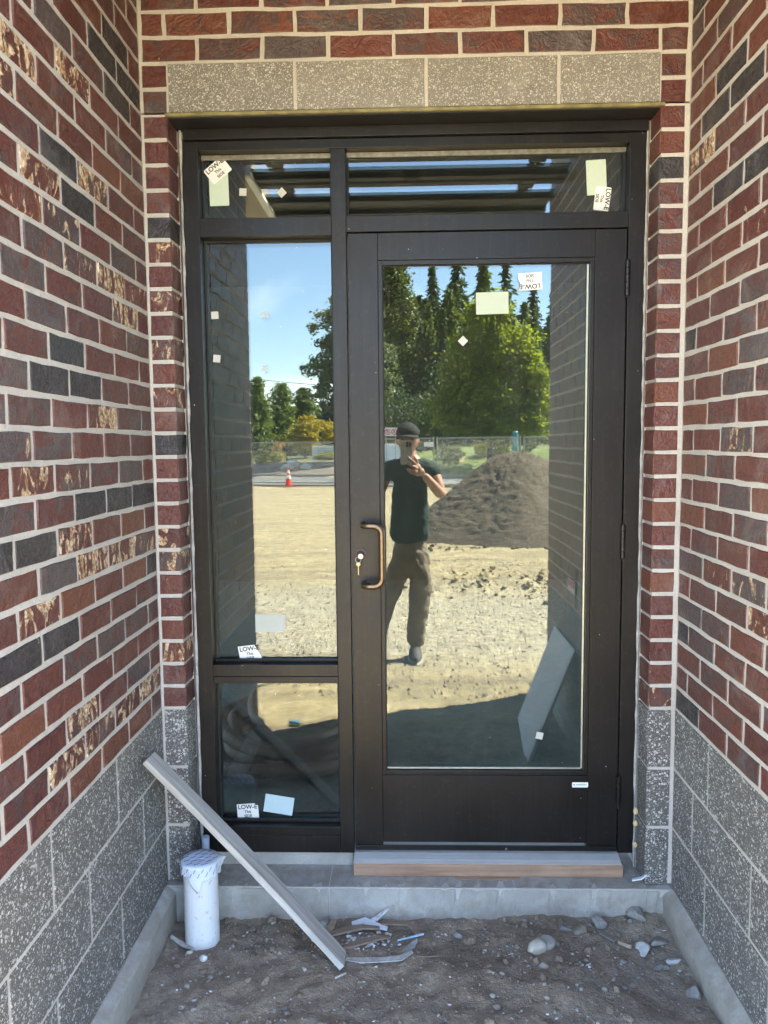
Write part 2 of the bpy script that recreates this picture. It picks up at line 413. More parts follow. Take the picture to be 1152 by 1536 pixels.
MAT = dict(
    brick=mat_brick(), mortar=mat_mortar(),
    block=mat_block('dark_ground_face_block', (0.118, 0.111, 0.105), (0.62, 0.60, 0.57), 0.62, (0.160, 0.149, 0.138), 128),
    lintel=mat_block('tan_ground_face_block', (0.215, 0.20, 0.18), (0.62, 0.59, 0.54), 0.64, (0.285, 0.268, 0.243), 165),
    concrete=mat_concrete('concrete', (0.32, 0.305, 0.275), (0.46, 0.44, 0.40), stain=(0.16, 0.14, 0.115)),
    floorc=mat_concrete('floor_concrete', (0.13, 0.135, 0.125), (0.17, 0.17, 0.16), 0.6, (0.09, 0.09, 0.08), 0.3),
    bronze=mat_bronze(), glass=mat_glass(), ground=mat_ground(), stone=mat_stone(),
    steel=simple('galvanised_steel', (0.30, 0.31, 0.31), 0.5, 0.5, 0.15, 40),
    alum=simple('mill_aluminium', (0.60, 0.60, 0.58), 0.33, 0.45, 0.05, 25, 0.05),
    black=simple('black_plastic', (0.012, 0.012, 0.012), 0.5),
    gasket=simple('black_gasket', (0.008, 0.008, 0.009), 0.6),
    caulk=simple('grey_sealant', (0.36, 0.345, 0.325), 0.8, 0, 0.25, 50, 0.5, 0.002),
    brass=simple('brushed_bronze', (0.20, 0.14, 0.095), 0.36, 0.9, 0.12, 80, 0.05),
    lintelsteel=simple('olive_primed_steel', (0.21, 0.185, 0.085), 0.7, 0, 0.35, 25),
    darkpaint=simple('dark_painted_steel', (0.012, 0.011, 0.0105), 0.55, 0, 0.3, 15),
    beige=simple('beige_panel', (0.36, 0.31, 0.24), 0.7, 0, 0.1, 6),
    white=simple('white_paint', (0.78, 0.78, 0.76), 0.5, 0, 0.04, 20),
    paper=simple('white_label_paper', (0.80, 0.79, 0.76), 0.55, 0, 0.04, 60),
    palegreen=simple('pale_green_label_film', (0.52, 0.61, 0.50), 0.4, 0, 0.03, 60),
    paleblue=simple('pale_blue_label_film', (0.50, 0.64, 0.66), 0.4, 0, 0.03, 60),
    clearpad=simple('translucent_spacer_pad', (0.50, 0.50, 0.45), 0.5, 0, 0.05, 90),
    ink=simple('black_ink', (0.012, 0.012, 0.014), 0.6),
    blueink=simple('blue_ink', (0.04, 0.07, 0.36), 0.6),
    greenink=simple('green_grey_ink', (0.25, 0.38, 0.33), 0.6),
    red=simple('red_plastic', (0.55, 0.045, 0.03), 0.5),
    redlock=simple('red_brown_ring', (0.10, 0.03, 0.03), 0.4),
    pvc=simple('white_pvc', (0.72, 0.72, 0.72), 0.45, 0, 0.08, 45, 0.15),
    tape=simple('white_tape_film', (0.70, 0.74, 0.80), 0.35, 0, 0.05, 30, 0.4, 0.003),
    plank=mat_wood('weathered_grey_wood', (0.27, 0.24, 0.205), (0.60, 0.565, 0.52), 2),
    cedar=mat_wood('red_brown_lumber', (0.24, 0.135, 0.085), (0.46, 0.31, 0.215), 0),
    shard=mat_wood('brown_wood_shard', (0.17, 0.115, 0.08), (0.30, 0.22, 0.16), 0, 2.0),
    plaster=simple('crumbled_white_plaster', (0.60, 0.58, 0.56), 0.9, 0, 0.3, 70, 0.6, 0.004),
    chunk=simple('mortar_chunk', (0.27, 0.25, 0.225), 0.9, 0, 0.3, 60, 0.7, 0.004),
    hose=simple('brown_corrugated_pipe', (0.20, 0.085, 0.05), 0.6, 0, 0.2, 20),
    sheet=simple('grey_board', (0.66, 0.69, 0.70), 0.6, 0, 0.08, 8),
    bark=simple('tree_bark', (0.085, 0.065, 0.048), 0.9, 0, 0.4, 12, 0.8, 0.02),
    heap=None, asphalt=simple('asphalt', (0.13, 0.13, 0.128), 0.9, 0, 0.2, 25, 0.3, 0.003),
    mulch=simple('bark_mulch', (0.15, 0.12, 0.095), 0.95, 0, 0.6, 9, 0.8, 0.03),
    boulder=simple('pale_boulder', (0.58, 0.53, 0.45), 0.9, 0, 0.25, 4, 0.6, 0.03),
    signpanel=simple('pale_blue_sign_panel', (0.50, 0.60, 0.66), 0.5, 0, 0.04, 5),
    letter=simple('grey_sign_letter', (0.30, 0.37, 0.40), 0.5),
    teal=simple('teal_paint', (0.03, 0.20, 0.20), 0.5),
    skin=simple('skin', (0.42, 0.235, 0.165), 0.5, 0, 0.1, 25, 0.1),
    shirt=simple('dark_green_cotton', (0.013, 0.033, 0.028), 0.85, 0, 0.3, 18, 0.5, 0.006),
    trouser=simple('khaki_cotton', (0.175, 0.145, 0.108), 0.85, 0, 0.25, 14, 0.6, 0.008),
    cap=simple('black_cap_cloth', (0.012, 0.012, 0.013), 0.9, 0, 0.3, 60, 0.3),
    hair=simple('dark_brown_hair', (0.022, 0.013, 0.009), 0.6, 0, 0.4, 90, 0.6, 0.004),
    shoe=simple('grey_shoe_fabric', (0.06, 0.058, 0.058), 0.8, 0, 0.3, 50),
    sole=simple('pale_shoe_sole', (0.34, 0.33, 0.31), 0.7),
    phone=simple('silver_phone_back', (0.85, 0.86, 0.80), 0.25, 0.1, 0.05, 30),
    blueobj=simple('blue_nitrile', (0.05, 0.30, 0.62), 0.5),
    car=simple('black_car_paint', (0.012, 0.012, 0.014), 0.25),
    carglass=simple('dark_car_glass', (0.02, 0.025, 0.03), 0.1),
    tyre=simple('tyre_rubber', (0.015, 0.015, 0.015), 0.8),
    silver=simple('silver_metal', (0.50, 0.49, 0.46), 0.35, 0.9, 0.1, 60),
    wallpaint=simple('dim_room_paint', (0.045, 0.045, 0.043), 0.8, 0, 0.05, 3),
    foam=simple('yellow_spray_foam', (0.62, 0.47, 0.25), 0.9, 0, 0.2, 60, 0.7, 0.004),
)
# ------------------------------------------------------------------ bricks and blocks
def brick_mesh(lx, lz, dep, seed, jit=0.075, bev=0.12):
    """one brick, front face at local y=0, ragged edges, slightly bowed face (inches)"""
    r = random.Random(seed); hx, hz = lx / 2, lz / 2
    nx = 3 if lx > 3.5 else 2
    per = [(-hx + lx * i / nx, -hz) for i in range(nx)] + [(hx, -hz), (hx, 0)] + [(hx - lx * i / nx, hz) for i in range(nx)] + [(-hx, hz), (-hx, 0)]
    o = [(x + r.uniform(-jit, jit), z + r.uniform(-jit, jit)) for x, z in per]; n = len(o)
    V = []
    for x, z in o: V.append((x, dep, z))
    for x, z in o: V.append((x, bev, z))
    for x, z in o:
        sx = 1 - bev / hx; sz = 1 - bev / hz
        V.append((x * sx, r.uniform(-0.025, 0.035), z * sz))
    F = []
    for i in range(n):
        j = (i + 1) % n
        F.append((i, j, n + j, n + i)); F.append((n + i, n + j, 2 * n + j, 2 * n + i))
    F.append(tuple(range(2 * n, 3 * n)))
    me = bpy.data.meshes.new('brick')
    me.from_pydata([(x * I, y * I, z * I) for x, y, z in V], [], F); me.update()
    return me

JT = 0.47
BM_FULL = [brick_mesh(8 - JT, 3 - JT, 0.9, s) for s in range(9)]
BM_HALF = [brick_mesh(4 - JT - 0.1, 3 - JT, 0.9, 50 + s) for s in range(5)]
BM_CACHE = {}
for me in BM_FULL + BM_HALF: me.materials.append(MAT['brick'])

SPECIAL = dict(
 L=dict(fl=[(22,4),(23,2),(21,4),(19,3),(20,2),(17,2),(17,1),(17,0),(16,1),(12,2),(8,3),(7,0),(7,2),(7,1),(6,4),(2,3),(1,2),(1,1),(1,0),(1,3)],
        mild=[(18,4),(18,3),(10,4),(10,3)],
        dk=[(20,3),(25,1),(26,1),(25,0),(19,2),(14,3),(13,3),(13,2),(9,2),(9,1),(9,0),(8,4),(8,5),(5,3),(5,4),(6,0),(24,1)],
        og=[(6,3),(6,1),(3,4),(0,3),(0,1),(0,2),(8,1),(21,1),(21,0)]),
 R=dict(fl=[(22,0),(18,2),(5,3)], mild=[(6,2),(6,1),(11,2)], dk=[(28,0),(20,1),(20,2),(23,1),(0,0),(3,0),(15,0),(23,2),(24,1)],
        og=[(14,1),(8,0),(17,1),(9,3),(10,0),(12,0)]),
 J=dict(fl=[(17,0),(15,0),(13,0),(2,0)], mild=[(19,0),(7,0),(6,0)], dk=[(20,0),(11,0)], og=[]),
 K=dict(fl=[], mild=[(0,0)], dk=[(22,0)], og=[(13,0),(8,0),(5,0)]),
 F=dict(fl=[], mild=[], dk=[(28,4)], og=[(28,1),(28,2),(28,3),(28,5)]))

def brick_colour(w, k, j, r):
    s = SPECIAL[w]; key = (k, j)
    dkv, fl, og = r.uniform(-0.05, 0.44), 0.0, max(0, r.uniform(-0.5, 0.3))
    if w != 'L': og = max(0, r.uniform(-0.4, 0.5))
    if key in s['fl']: fl = r.uniform(0.5, 0.95); dkv = 0.15
    elif key in s['mild']: fl = r.uniform(0.3, 0.42)
    elif key in s['dk']: dkv = r.uniform(0.9, 1.05); og = 0
    elif key in s['og']: og = 1.0; dkv = 0.0
    if w == 'L' and key in ((7, 1), (7, 2)): fl = 1.0
    return (dkv, fl, og, 1)

def put_brick(parent, me, pos, rz, colour, name='brick'):
    o = bpy.data.objects.new(name, me); COL.objects.link(o); o.parent = parent
    o.location = Vector([c * I for c in pos]) - ORG[parent.name]
    o.rotation_euler = (rnd.uniform(-.004, .004), rnd.uniform(-.006, .006), rz + rnd.uniform(-.004, .004)); o.color = colour
    return o

def block(parent, lx, lz, pos, rz, mat, dep=1.0, name='block'):
    key = (round(lx, 2), round(lz, 2), mat, dep)
    if key not in BM_CACHE:
        me = brick_mesh(lx, lz, dep, hash(key) % 9973, 0.03, 0.07); me.name = 'block'; me.materials.append(MAT[mat]); BM_CACHE[key] = me
    o = put_brick(parent, BM_CACHE[key], pos, rz, (1, 1, 1, 1), name); return o

TOPK = 31
def side_wall(wall, X, sgn, rz, Yend, half_even, label):
    """a side wall of the entrance recess: X plane, sgn = which way it faces"""
    w = thing('brick_wall', (X * I, -20 * I, 0), label, 'wall', 'walls of the entrance recess')
    r = random.Random(5 if wall == 'L' else 8)
    rest = MB(); cnt = 0
    for k in range(TOPK):
        z = 24 + 3 * k + 1.5
        half = (k % 2 == 0) if half_even else (k % 2 == 1)
        edges = [0, 4] if half else [0]
        while edges[-1] < Yend: edges.append(edges[-1] + 8)
        edges[-1] = min(edges[-1], Yend)
        for j in range(len(edges) - 1):
            a, b = edges[j], edges[j + 1]
            if b - a < 2: continue
            if j == 0: a += 0.18
            ln = b - a - JT
            if abs(b - a - 8) < 0.3: me = r.choice(BM_FULL)
            elif abs(b - a - 4) < 0.3: me = r.choice(BM_HALF)
            else:
                key = ('p', round(ln, 1))
                if key not in BM_CACHE:
                    BM_CACHE[key] = brick_mesh(ln, 3 - JT, 0.9, int(ln * 10)); BM_CACHE[key].materials.append(MAT['brick'])
                me = BM_CACHE[key]
            pos = (X + r.uniform(-.03, .03), -(a + b) / 2, z + r.uniform(-.05, .05))
            if cnt < 298: put_brick(w, me, pos, rz, brick_colour(wall, k, j, r)); cnt += 1
            else:
                mt = Matrix.Translation(Vector([c * I for c in pos])) @ Matrix.Rotation(rz, 4, 'Z')
                rest.add([mt @ v.co for v in me.vertices], [tuple(p.vertices) for p in me.polygons])
    # bricks of the outer end face
    for k in range(TOPK):
        for q in range(3):
            x0 = X - sgn * (0.1 + 8 * q + (4 if k % 2 else 0)); x1 = x0 - sgn * 7.5
            me = BM_FULL[(k + q) % 9]
            mt = Matrix.Translation(Vector(((x0 + x1) / 2 * I, -Yend * I, (24 + 3 * k + 1.5) * I)))
            rest.add([mt @ v.co for v in me.vertices], [tuple(p.vertices) for p in me.polygons])
    ro = rest.build('brick', MAT['brick'], w); ro['kind'] = 'stuff'; ro.color = (0.4, 0.0, 0.2, 1)
    mb = MB(); b0 = X - sgn * 0.10
    mb.box(min(b0, X - sgn * 24), max(b0, X - sgn * 24), -Yend + 0.1, 0.25, 0.5, 24 + 3 * TOPK)
    mb.build('mortar_bed', MAT['mortar'], w)
    # ground-face blocks: three courses, joints as in the wall
    for c, first in enumerate(((16.2, 8.4, 16.1), (11.2, 6.8, 11.2))[0 if wall == 'L' else 1]):
        # c=0 bottom course
        first = ((16.3, 8.4, 16.1) if wall == 'L' else (11.2, 19.3 - 12.5, 11.3))[c]
        edges = [0, first]
        while edges[-1] < Yend: edges.append(edges[-1] + 16)
        edges[-1] = min(edges[-1], Yend)
        for a, b in zip(edges[:-1], edges[1:]):
            a2 = a + (0.15 if a == 0 else 0.2)
            block(w, b - 0.2 - a2, 7.6, (X - sgn * 0.02, -(a2 + b - 0.2) / 2, 8 * c + 4), rz, 'block')
    # concrete footing strip with a sloping wash
    ft = MB(); q = X + sgn * 1.25
    poly = [(X - sgn * 3, -1.02, -9), (q, -1.02, -9), (q, -1.02, -0.75), (X + sgn * 0.05, -1.02, 0.15), (X - sgn * 3, -1.02, 0.15)]
    if sgn < 0: poly = poly[::-1]
    n = 24; V = []
    rr = random.Random(3)
    for i in range(n + 1):
        y = -1.02 - (Yend - 1.02) * i / n
        for (x, _, z) in poly:
            V.append((x * I + rr.uniform(-.0012, .0012), y * I, z * I + rr.uniform(-.0015, .0015)))
    F = []
    for i in range(n):
        for k in range(5):
            F.append((i * 5 + k, i * 5 + (k + 1) % 5, (i + 1) * 5 + (k + 1) % 5, (i + 1) * 5 + k))
    F.append((4, 3, 2, 1, 0)); F.append(tuple(n * 5 + k for k in range(5)))
    ft.add(V, [f[::-1] for f in F]); ft.build('footing', MAT['concrete'], w)
    return w

XR = 66.68
side_wall('L', 0.0, 1, R(90), 51.5, True, 'red and black brick side wall left of the glazed door, over dark blocks')
side_wall('R', XR, -1, R(-90), 80.6, False, 'red brick side wall right of the door hinges, over dark speckled blocks')

def rough_bar(x0, x1, prof, par):
    """a cast concrete length with slightly uneven, chipped edges (inches)"""
    r = random.Random(int(x0 * 7 + 3)); n = max(3, int((x1 - x0) / 0.6)); V = []; F = []; k = len(prof)
    for i in range(n + 1):
        chip = r.random() < .10
        for j, (y, z) in enumerate(prof):
            e = 3 <= j <= 6
            dy, dz = (r.uniform(-.04, .04), r.uniform(-.04, .04)) if e else (0, 0)
            if chip and j in (4, 5): dy += r.uniform(.03, .22); dz -= r.uniform(.0, .16)
            V.append(((x0 + (x1 - x0) * i / n) * I, (y + dy) * I, (z + dz) * I))
    for i in range(n):
        for j in range(k): F.append((i * k + j, (i + 1) * k + j, (i + 1) * k + (j + 1) % k, i * k + (j + 1) % k))
    F.append(tuple(range(k))); F.append(tuple(n * k + j for j in range(k - 1, -1, -1)))
    return MB().add(V, F).build('concrete_ledge', MAT['concrete'], par)
def front_wall():
    w = thing('brick_wall', (33 * I, 0, 0), 'brick front wall framing the door, with a tan block lintel above it', 'wall', 'walls of the entrance recess')
    r = random.Random(21)
    cor = []
    for s in range(5):
        me = brick_mesh(2.95, 3 - JT, 4.0, 90 + s, 0.04); me.materials.append(MAT['brick']); cor.append(me)
    for k in range(27):
        z = 25.5 + 3 * k
        put_brick(w, r.choice(cor), (0.22 + 2.95 / 2, 0, z), 0, brick_colour('J', k, 0, r))
        put_brick(w, r.choice(cor), (XR - 0.45 - 2.95 / 2, 0, z), 0, brick_colour('K', k, 0, r))
    for k in range(27, 31):
        z = 25.5 + 3 * k
        e = [0.1, 7.1] if k % 2 else [0.1, 3.1]
        while e[-1] < XR - 1: e.append(e[-1] + 8)
        e[-1] = min(e[-1], XR - 0.1)
        if k % 2 == 0: e[-1] = XR - 0.1
        for j, (a, b) in enumerate(zip(e[:-1], e[1:])):
            if b - a < 1.5: continue
            ln = b - a - JT
            if abs(b - a - 8) < .3: me = r.choice(BM_FULL)
            else:
                key = ('p', round(ln, 1))
                if key not in BM_CACHE:
                    BM_CACHE[key] = brick_mesh(ln, 3 - JT, 0.9, int(ln * 10)); BM_CACHE[key].materials.append(MAT['brick'])
                me = BM_CACHE[key]
            c = list(brick_colour('F', k, j, r)); c[2] = max(c[2], r.uniform(0.0, .45)); c[0] = r.uniform(.15, .6)
            put_brick(w, me, ((a + b) / 2, 0, z + r.uniform(-.05, .05)), 0, tuple(c))
    # lintel blocks and block quoins
    for a, b in ((3.2, 19.0), (19.0, 35.0), (35.0, 51.0), (51.0, 63.35)):
        block(w, b - a - 0.45, 5.6, ((a + b) / 2, -0.02, 102.05), 0, 'lintel', 3.9, 'lintel_block')
    for c in range(3):
        block(w, 2.98, 7.55, (0.22 + 1.49, 0, 8 * c + 4), 0, 'block', 4.0)
        block(w, 3.0, 7.55, (XR - 0.40 - 1.5, 0, 8 * c + 4), 0, 'block', 4.0)
    mb = MB()
    mb.box(-0.5, 3.0, 0.11, 3.95, 0.3, 99.0); mb.box(XR - 3.22, XR + 0.5, 0.11, 3.95, 0.3, 99.0)
    mb.box(-0.5, XR + 0.5, 0.11, 8, 99.25, 24 + 3 * TOPK)
    mb.box(-0.5, 3.2, 3.95, 8, 0.3, 99.25); mb.box(XR - 3.45, XR + 0.5, 3.95, 8, 0.3, 99.25)
    mb.build('mortar_bed', MAT['mortar'], w)
    MB().box(2.9, 63.75, -0.12, 3.6, 98.72, 99.12).build('lintel_angle', MAT['lintelsteel'], w, bevel=0.001)
    MB().box(3.12, 63.4, 0.25, 4.4, 98.55, 98.70).build('soffit_plate', MAT['darkpaint'], w)
    # concrete ledge in three pours
    for a, b in ((-0.5, 21.6), (21.75, 46.1), (46.25, 63.2), (63.35, XR + 0.5)):
        rough_bar(a, b, [(12, -9), (-0.95, -9), (-0.98, -5), (-0.95, -2.5), (-0.93, -0.28), (-0.66, 0.0), (1.2, 0.03), (12, 0.0)], w)
    MB().box(-0.4, XR + 0.4, -0.82, 11, -9, -0.02).build('joint_filler', MAT['mortar'], w)
    MB().box(3.3, 24.6, 4.5, 12, 0.0, 2.05).build('concrete_curb', MAT['concrete'], w, bevel=0.004)
    rr = random.Random(4); sp = MB()
    for a in (0, 1):
        n = 60; V = []; F = []
        x = 3.62 if a == 0 else 62.98
        for i in range(n + 1):
            z = 0.5 + 98 * i / n; d = rr.uniform(0.10, 0.26)
            V += [((x - d) * I, 3.8 * I, z * I), ((x - d * .2) * I, (3.45 + rr.uniform(0, .2)) * I, z * I), ((x + d) * I, 3.8 * I, z * I)]
        for i in range(n):
            for k in range(2): F.append((i * 3 + k, i * 3 + k + 1, i * 3 + k + 4, i * 3 + k + 3))
        sp.add(V, F)
    sp.build('sealant_bead', MAT['caulk'], w)
    fo = MB()
    for (x, z, s) in ((62.95, 8.6, .5), (62.95, 6.9, .45), (62.95, 3.9, .4)):
        fo.lathe((x * I, 3.3 * I, z * I), [(0.05 * I, -s * I), (.3 * I, -s * .5 * I), (.34 * I, 0), (.25 * I, s * .6 * I), (0.05 * I, s * I)], 7)
    fo.build('foam_dab', MAT['foam'], w)
    return w
front_wall()

# building bulk behind the brick skins, and the dim room behind the glass
bl = thing('building', (120 * I, 60 * I, 0), 'brick building that the entrance recess is cut into', 'building')
b = MB()
b.box(-220, -24, -50, 9, -9, 200); b.box(XR + 24.03, 330, -79.2, 9, -9, 200)
b.build('outer_wall', MAT['mortar'], bl)
b = MB(); b.box(-24.02, XR + 0.2, -49, 9, 119, 200); b.box(XR + 0.21, XR + 24.02, -79.2, 9, 117.02, 200)  # second box is unseen, added to block stray sun over the right wall
b.build('upper_wall_sun_block', MAT['mortar'], bl)
MB().box(-230, 340, -88, 12, 200, 206).box(-130, 207, 12.05, 300, 200, 206).build('roof', MAT['darkpaint'], bl)  # rear part kept narrow so sun reaches the room's right side opening
o = MB().box(-120, 200, 12.1, 230, -2, 0.1).build('floor', MAT['floorc']); o['kind'] = 'structure'
b = MB(); b.box(-124, -120, 9.1, 20, 0, 124); b.box(-124, -120, 20, 230, 0, 8); b.box(-124, -120, 20, 230, 118, 124); b.box(200, 204, 9.1, 20, 0, 124); b.box(200, 204, 20, 230, 0, 8); b.box(200, 204, 20, 230, 118, 124); b.box(-124, 204, 230, 234, 0, 124)  # unseen openings in both side walls, added so daylight brightens the room
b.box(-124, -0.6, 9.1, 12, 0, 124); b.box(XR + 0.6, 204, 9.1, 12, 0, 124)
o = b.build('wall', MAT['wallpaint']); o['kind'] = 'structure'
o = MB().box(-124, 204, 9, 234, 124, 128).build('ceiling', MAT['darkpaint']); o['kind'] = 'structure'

# ------------------------------------------------------------------ canopy over the recess
cp = thing('canopy', (33 * I, -60 * I, 115 * I), 'dark slatted canopy over the entrance, mirrored in the transom glass', 'canopy')
for y0, y1 in ((-49.9, 0.3), (-65.6, -54.8), (-91.5, -71.4)):
    MB().box(0.3, XR - 0.3, y0, y1, 115, 115.35).build('deck_panel', MAT['darkpaint'], cp, bevel=0.004)
for y in (-47.6, -58.5, -62.4, -74.4, -84):
    MB().box(0.3, XR - 0.3, y - 1.1, y + 1.1, 113.9, 114.98).build('beam', MAT['darkpaint'], cp, bevel=0.002)
for x in (5.9, 59.2):
    MB().box(x - 1.0, x + 1.0, -91, -2, 115.37, 116.0).build('stringer', MAT['darkpaint'], cp)
    for y in (-52.4, -68.7): MB().box(x - 1.7, x + 1.7, y - 1.1, y + 1.1, 115.0, 115.34).build('bracket', MAT['darkpaint'], cp)
MB().box(-17, -0.6, -95, -52, 113.5, 119).build('side_soffit', MAT['beige'], cp, bevel=0.004)
MB().box(-0.55, 0.9, -95, -52, 113.0, 113.95).build('edge_trim', MAT['white'], cp, bevel=0.003)
wire = []
for k in range(40):
    t = k / 39; wire.append(((30.5 + 5.4 * t + 0.3 * math.sin(9 * t)) * I, -53 * I, (114.6 - 2.6 * math.sin(math.pi * t) ** 0.7) * I))
w2 = [(x + 0.015, y - 0.03, z + 0.012 * math.sin(i)) for i, (x, y, z) in enumerate(wire)]
mb = MB().tube(wire, 0.003, 6).tube(w2, 0.003, 6)
tag(mb.build('cable', simple('tan_cable', (0.20, 0.15, 0.06), 0.6)), 'loose tan cable loop hanging under the dark canopy', 'cable')

# ------------------------------------------------------------------ window frame
FY = 4.0
fr = thing('window_frame', (33 * I, 6 * I, 2 * I), 'dark bronze aluminium entrance frame with transoms and a left sidelight', 'window frame')
BZ = MAT['bronze']; BV = 0.0012
def bar(name, x0, x1, z0, z1, y0=FY, y1=8.5, par=fr, mat=BZ, bev=BV): return MB().box(x0, x1, y0, y1, z0, z1).build(name, mat, par, bevel=bev)
bar('jamb', 3.75, 5.75, 2.1, 97.2); bar('jamb', 60.82, 62.88, 2.3, 97.2)
bar('mullion', 22.85, 24.72, 2.1, 96.0)
bar('head', 5.77, 60.8, 96.05, 97.2)
bar('head_flashing', 4.1, 62.95, 97.25, 98.52, 3.35, 8.4)
bar('transom_bar', 5.77, 22.83, 85.3, 87.6); bar('transom_bar', 24.74, 60.8, 85.62, 87.6)
bar('middle_rail', 5.77, 22.83, 27.05, 28.65); bar('middle_rail', 5.77, 22.83, 26.05, 26.95, 4.12)
bar('sill', 5.77, 22.83, 2.1, 4.5); bar('sill', 5.77, 22.83, 4.52, 5.75, 4.1)
GY = 6.0
def lite(x0, x1, z0, z1, par, gy, mat_stop=BZ, s=0.28, t=1.0):
    """glass pane with a dark gasket and thin bright stops behind the frame face"""
    MB().box(x0 + .02, x1 - .02, gy, gy + t, z0 + .02, z1 - .02).build('pane', MAT['glass'], par)
    g = MB()
    g.box(x0, x0 + s, gy - .12, gy - .01, z0, z1); g.box(x1 - s, x1, gy - .12, gy - .01, z0, z1)
    g.box(x0 + s, x1 - s, gy - .12, gy - .01, z0, z0 + s); g.box(x0 + s, x1 - s, gy - .12, gy - .01, z1 - s, z1)
    g.build('gasket', MAT['gasket'], par)
PANES = [(5.77, 22.83, 87.62, 96.03), (24.74, 60.8, 87.62, 96.03), (5.77, 22.83, 28.67, 85.28), (5.77, 22.83, 5.77, 26.03)]
for p in PANES: lite(*p, fr, GY)
for (x0, x1, z0, z1) in PANES[:2]:
    MB().box(x0 + .05, x1 - .05, GY - .5, GY - .14, z1 - .62, z1 - .02).build('glazing_stop', simple('worn_glazing_stop', (0.23, 0.215, 0.17), 0.4, 0.5, 0.3, 60), fr, bevel=0.0008)
for (x0, x1, z0, z1) in PANES[2:]:
    MB().box(x0 + .05, x1 - .05, GY - .6, GY - .14, z0 + .02, z0 + .42).build('glazing_stop', BZ, fr, bevel=0.0008)

# ------------------------------------------------------------------ the door
dr = thing('door', (42.75 * I, 4.6 * I, 2.7 * I), 'dark bronze door with a tall glass pane, right of the sidelight', 'door')
def dbar(name, *a, **k): return bar(name, *a, par=dr, **k)
dbar('stile', 24.92, 28.75, 2.75, 85.4, FY, 5.8); dbar('stile', 56.65, 60.62, 2.75, 85.4, FY, 5.8)
dbar('top_rail', 28.77, 56.63, 82.0, 85.4, FY, 5.8); dbar('bottom_rail', 28.77, 56.63, 3.7, 13.2, FY, 5.8)
dbar('kick_sweep', 24.95, 60.6, 2.66, 3.35, 3.72, 3.98)
DG = 4.85
g = 0.55
dbar('glazing_bead', 28.77, 28.77 + g, 13.22, 81.98, 4.15, 5.6); dbar('glazing_bead', 56.63 - g, 56.63, 13.22, 81.98, 4.15, 5.6)
dbar('glazing_bead', 28.77 + g, 56.63 - g, 81.98 - g, 81.98, 4.15, 5.6); dbar('glazing_bead', 28.77 + g, 56.63 - g, 13.22, 13.22 + g, 4.15, 5.6)
lite(28.77 + g, 56.63 - g, 13.22 + g, 81.98 - g, dr, DG, s=0.10, t=0.6)
bright = simple('polished_spacer_edge', (0.62, 0.62, 0.50), 0.3, 0.6, 0.1, 50)
MB().box(56.63 - g - .30, 56.63 - g - .11, DG - .2, DG - .02, 14.0, 81.2).build('spacer_edge', bright, dr)
MB().box(28.77 + g + .11, 56.63 - g - .32, DG - .2, DG - .02, 13.9, 14.06).build('spacer_edge', bright, dr)
# hinges (each knuckled barrel with two thin leaves)
for z in (79.2, 45.3, 11.1):
    h = MB(); hx = 60.72
    for q in range(5):
        h.lathe((hx * I, 3.78 * I, (z - 2.2 + .88 * q) * I), [(.02 * I, 0), (.33 * I, .015 * I), (.33 * I, .84 * I), (.02 * I, .855 * I)], 14)
    h.lathe((hx * I, 3.78 * I, (z - 2.45) * I), [(.05 * I, 0), (.22 * I, .08 * I), (.22 * I, .2 * I)], 12).lathe((hx * I, 3.78 * I, (z + 2.23) * I), [(.22 * I, 0), (.22 * I, .12 * I), (.05 * I, .22 * I)], 12)
    h.build('hinge', BZ, dr, smooth=False)
# offset pull handle
def arc(c, r, a0, a1, n, f):
    return [f(c, r, R(a0 + (a1 - a0) * i / n)) for i in range(n + 1)]
zt, zb, hy, xr_ = 47.75, 39.75, 1.95, 29.0
pts = [(26.55, 4.0, zt), (26.56, 3.4, zt)] + [(27.35 - .78 * math.cos(R(a)), 2.75 - .78 * math.sin(R(a)), zt) for a in (10, 30, 50, 70, 90)]
pts += [(27.8, hy, zt)] + [(xr_ - 1.1 + 1.1 * math.sin(R(a)), hy, zt - 1.1 + 1.1 * math.cos(R(a))) for a in (0, 15, 30, 45, 60, 75, 90)]
half = pts
low = [(x, y, zt + zb - z) for (x, y, z) in reversed(half)]
MB().tube([(x * I, y * I, z * I) for x, y, z in half + low], 0.43 * I, 16).build('pull_handle', MAT['brass'], dr, smooth=True)
lk = MB().lathe((26.15 * I, 4.0 * I, 43.75 * I), [(.78 * I, 0), (.76 * I, -.22 * I), (.62 * I, -.26 * I)], 28, 'y').build('lock_ring', MAT['redlock'], dr)
MB().lathe((26.15 * I, 3.74 * I, 43.75 * I), [(.55 * I, .1 * I), (.55 * I, -.06 * I), (.5 * I, -.1 * I)], 24, 'y').build('lock_cylinder', MAT['bronze'], dr)
MB().lathe((45.6 * I, 3.70 * I, 2.95 * I), [(.16 * I, 0), (.13 * I, -.06 * I)], 10, 'y').build('screw_head', MAT['silver'], dr)
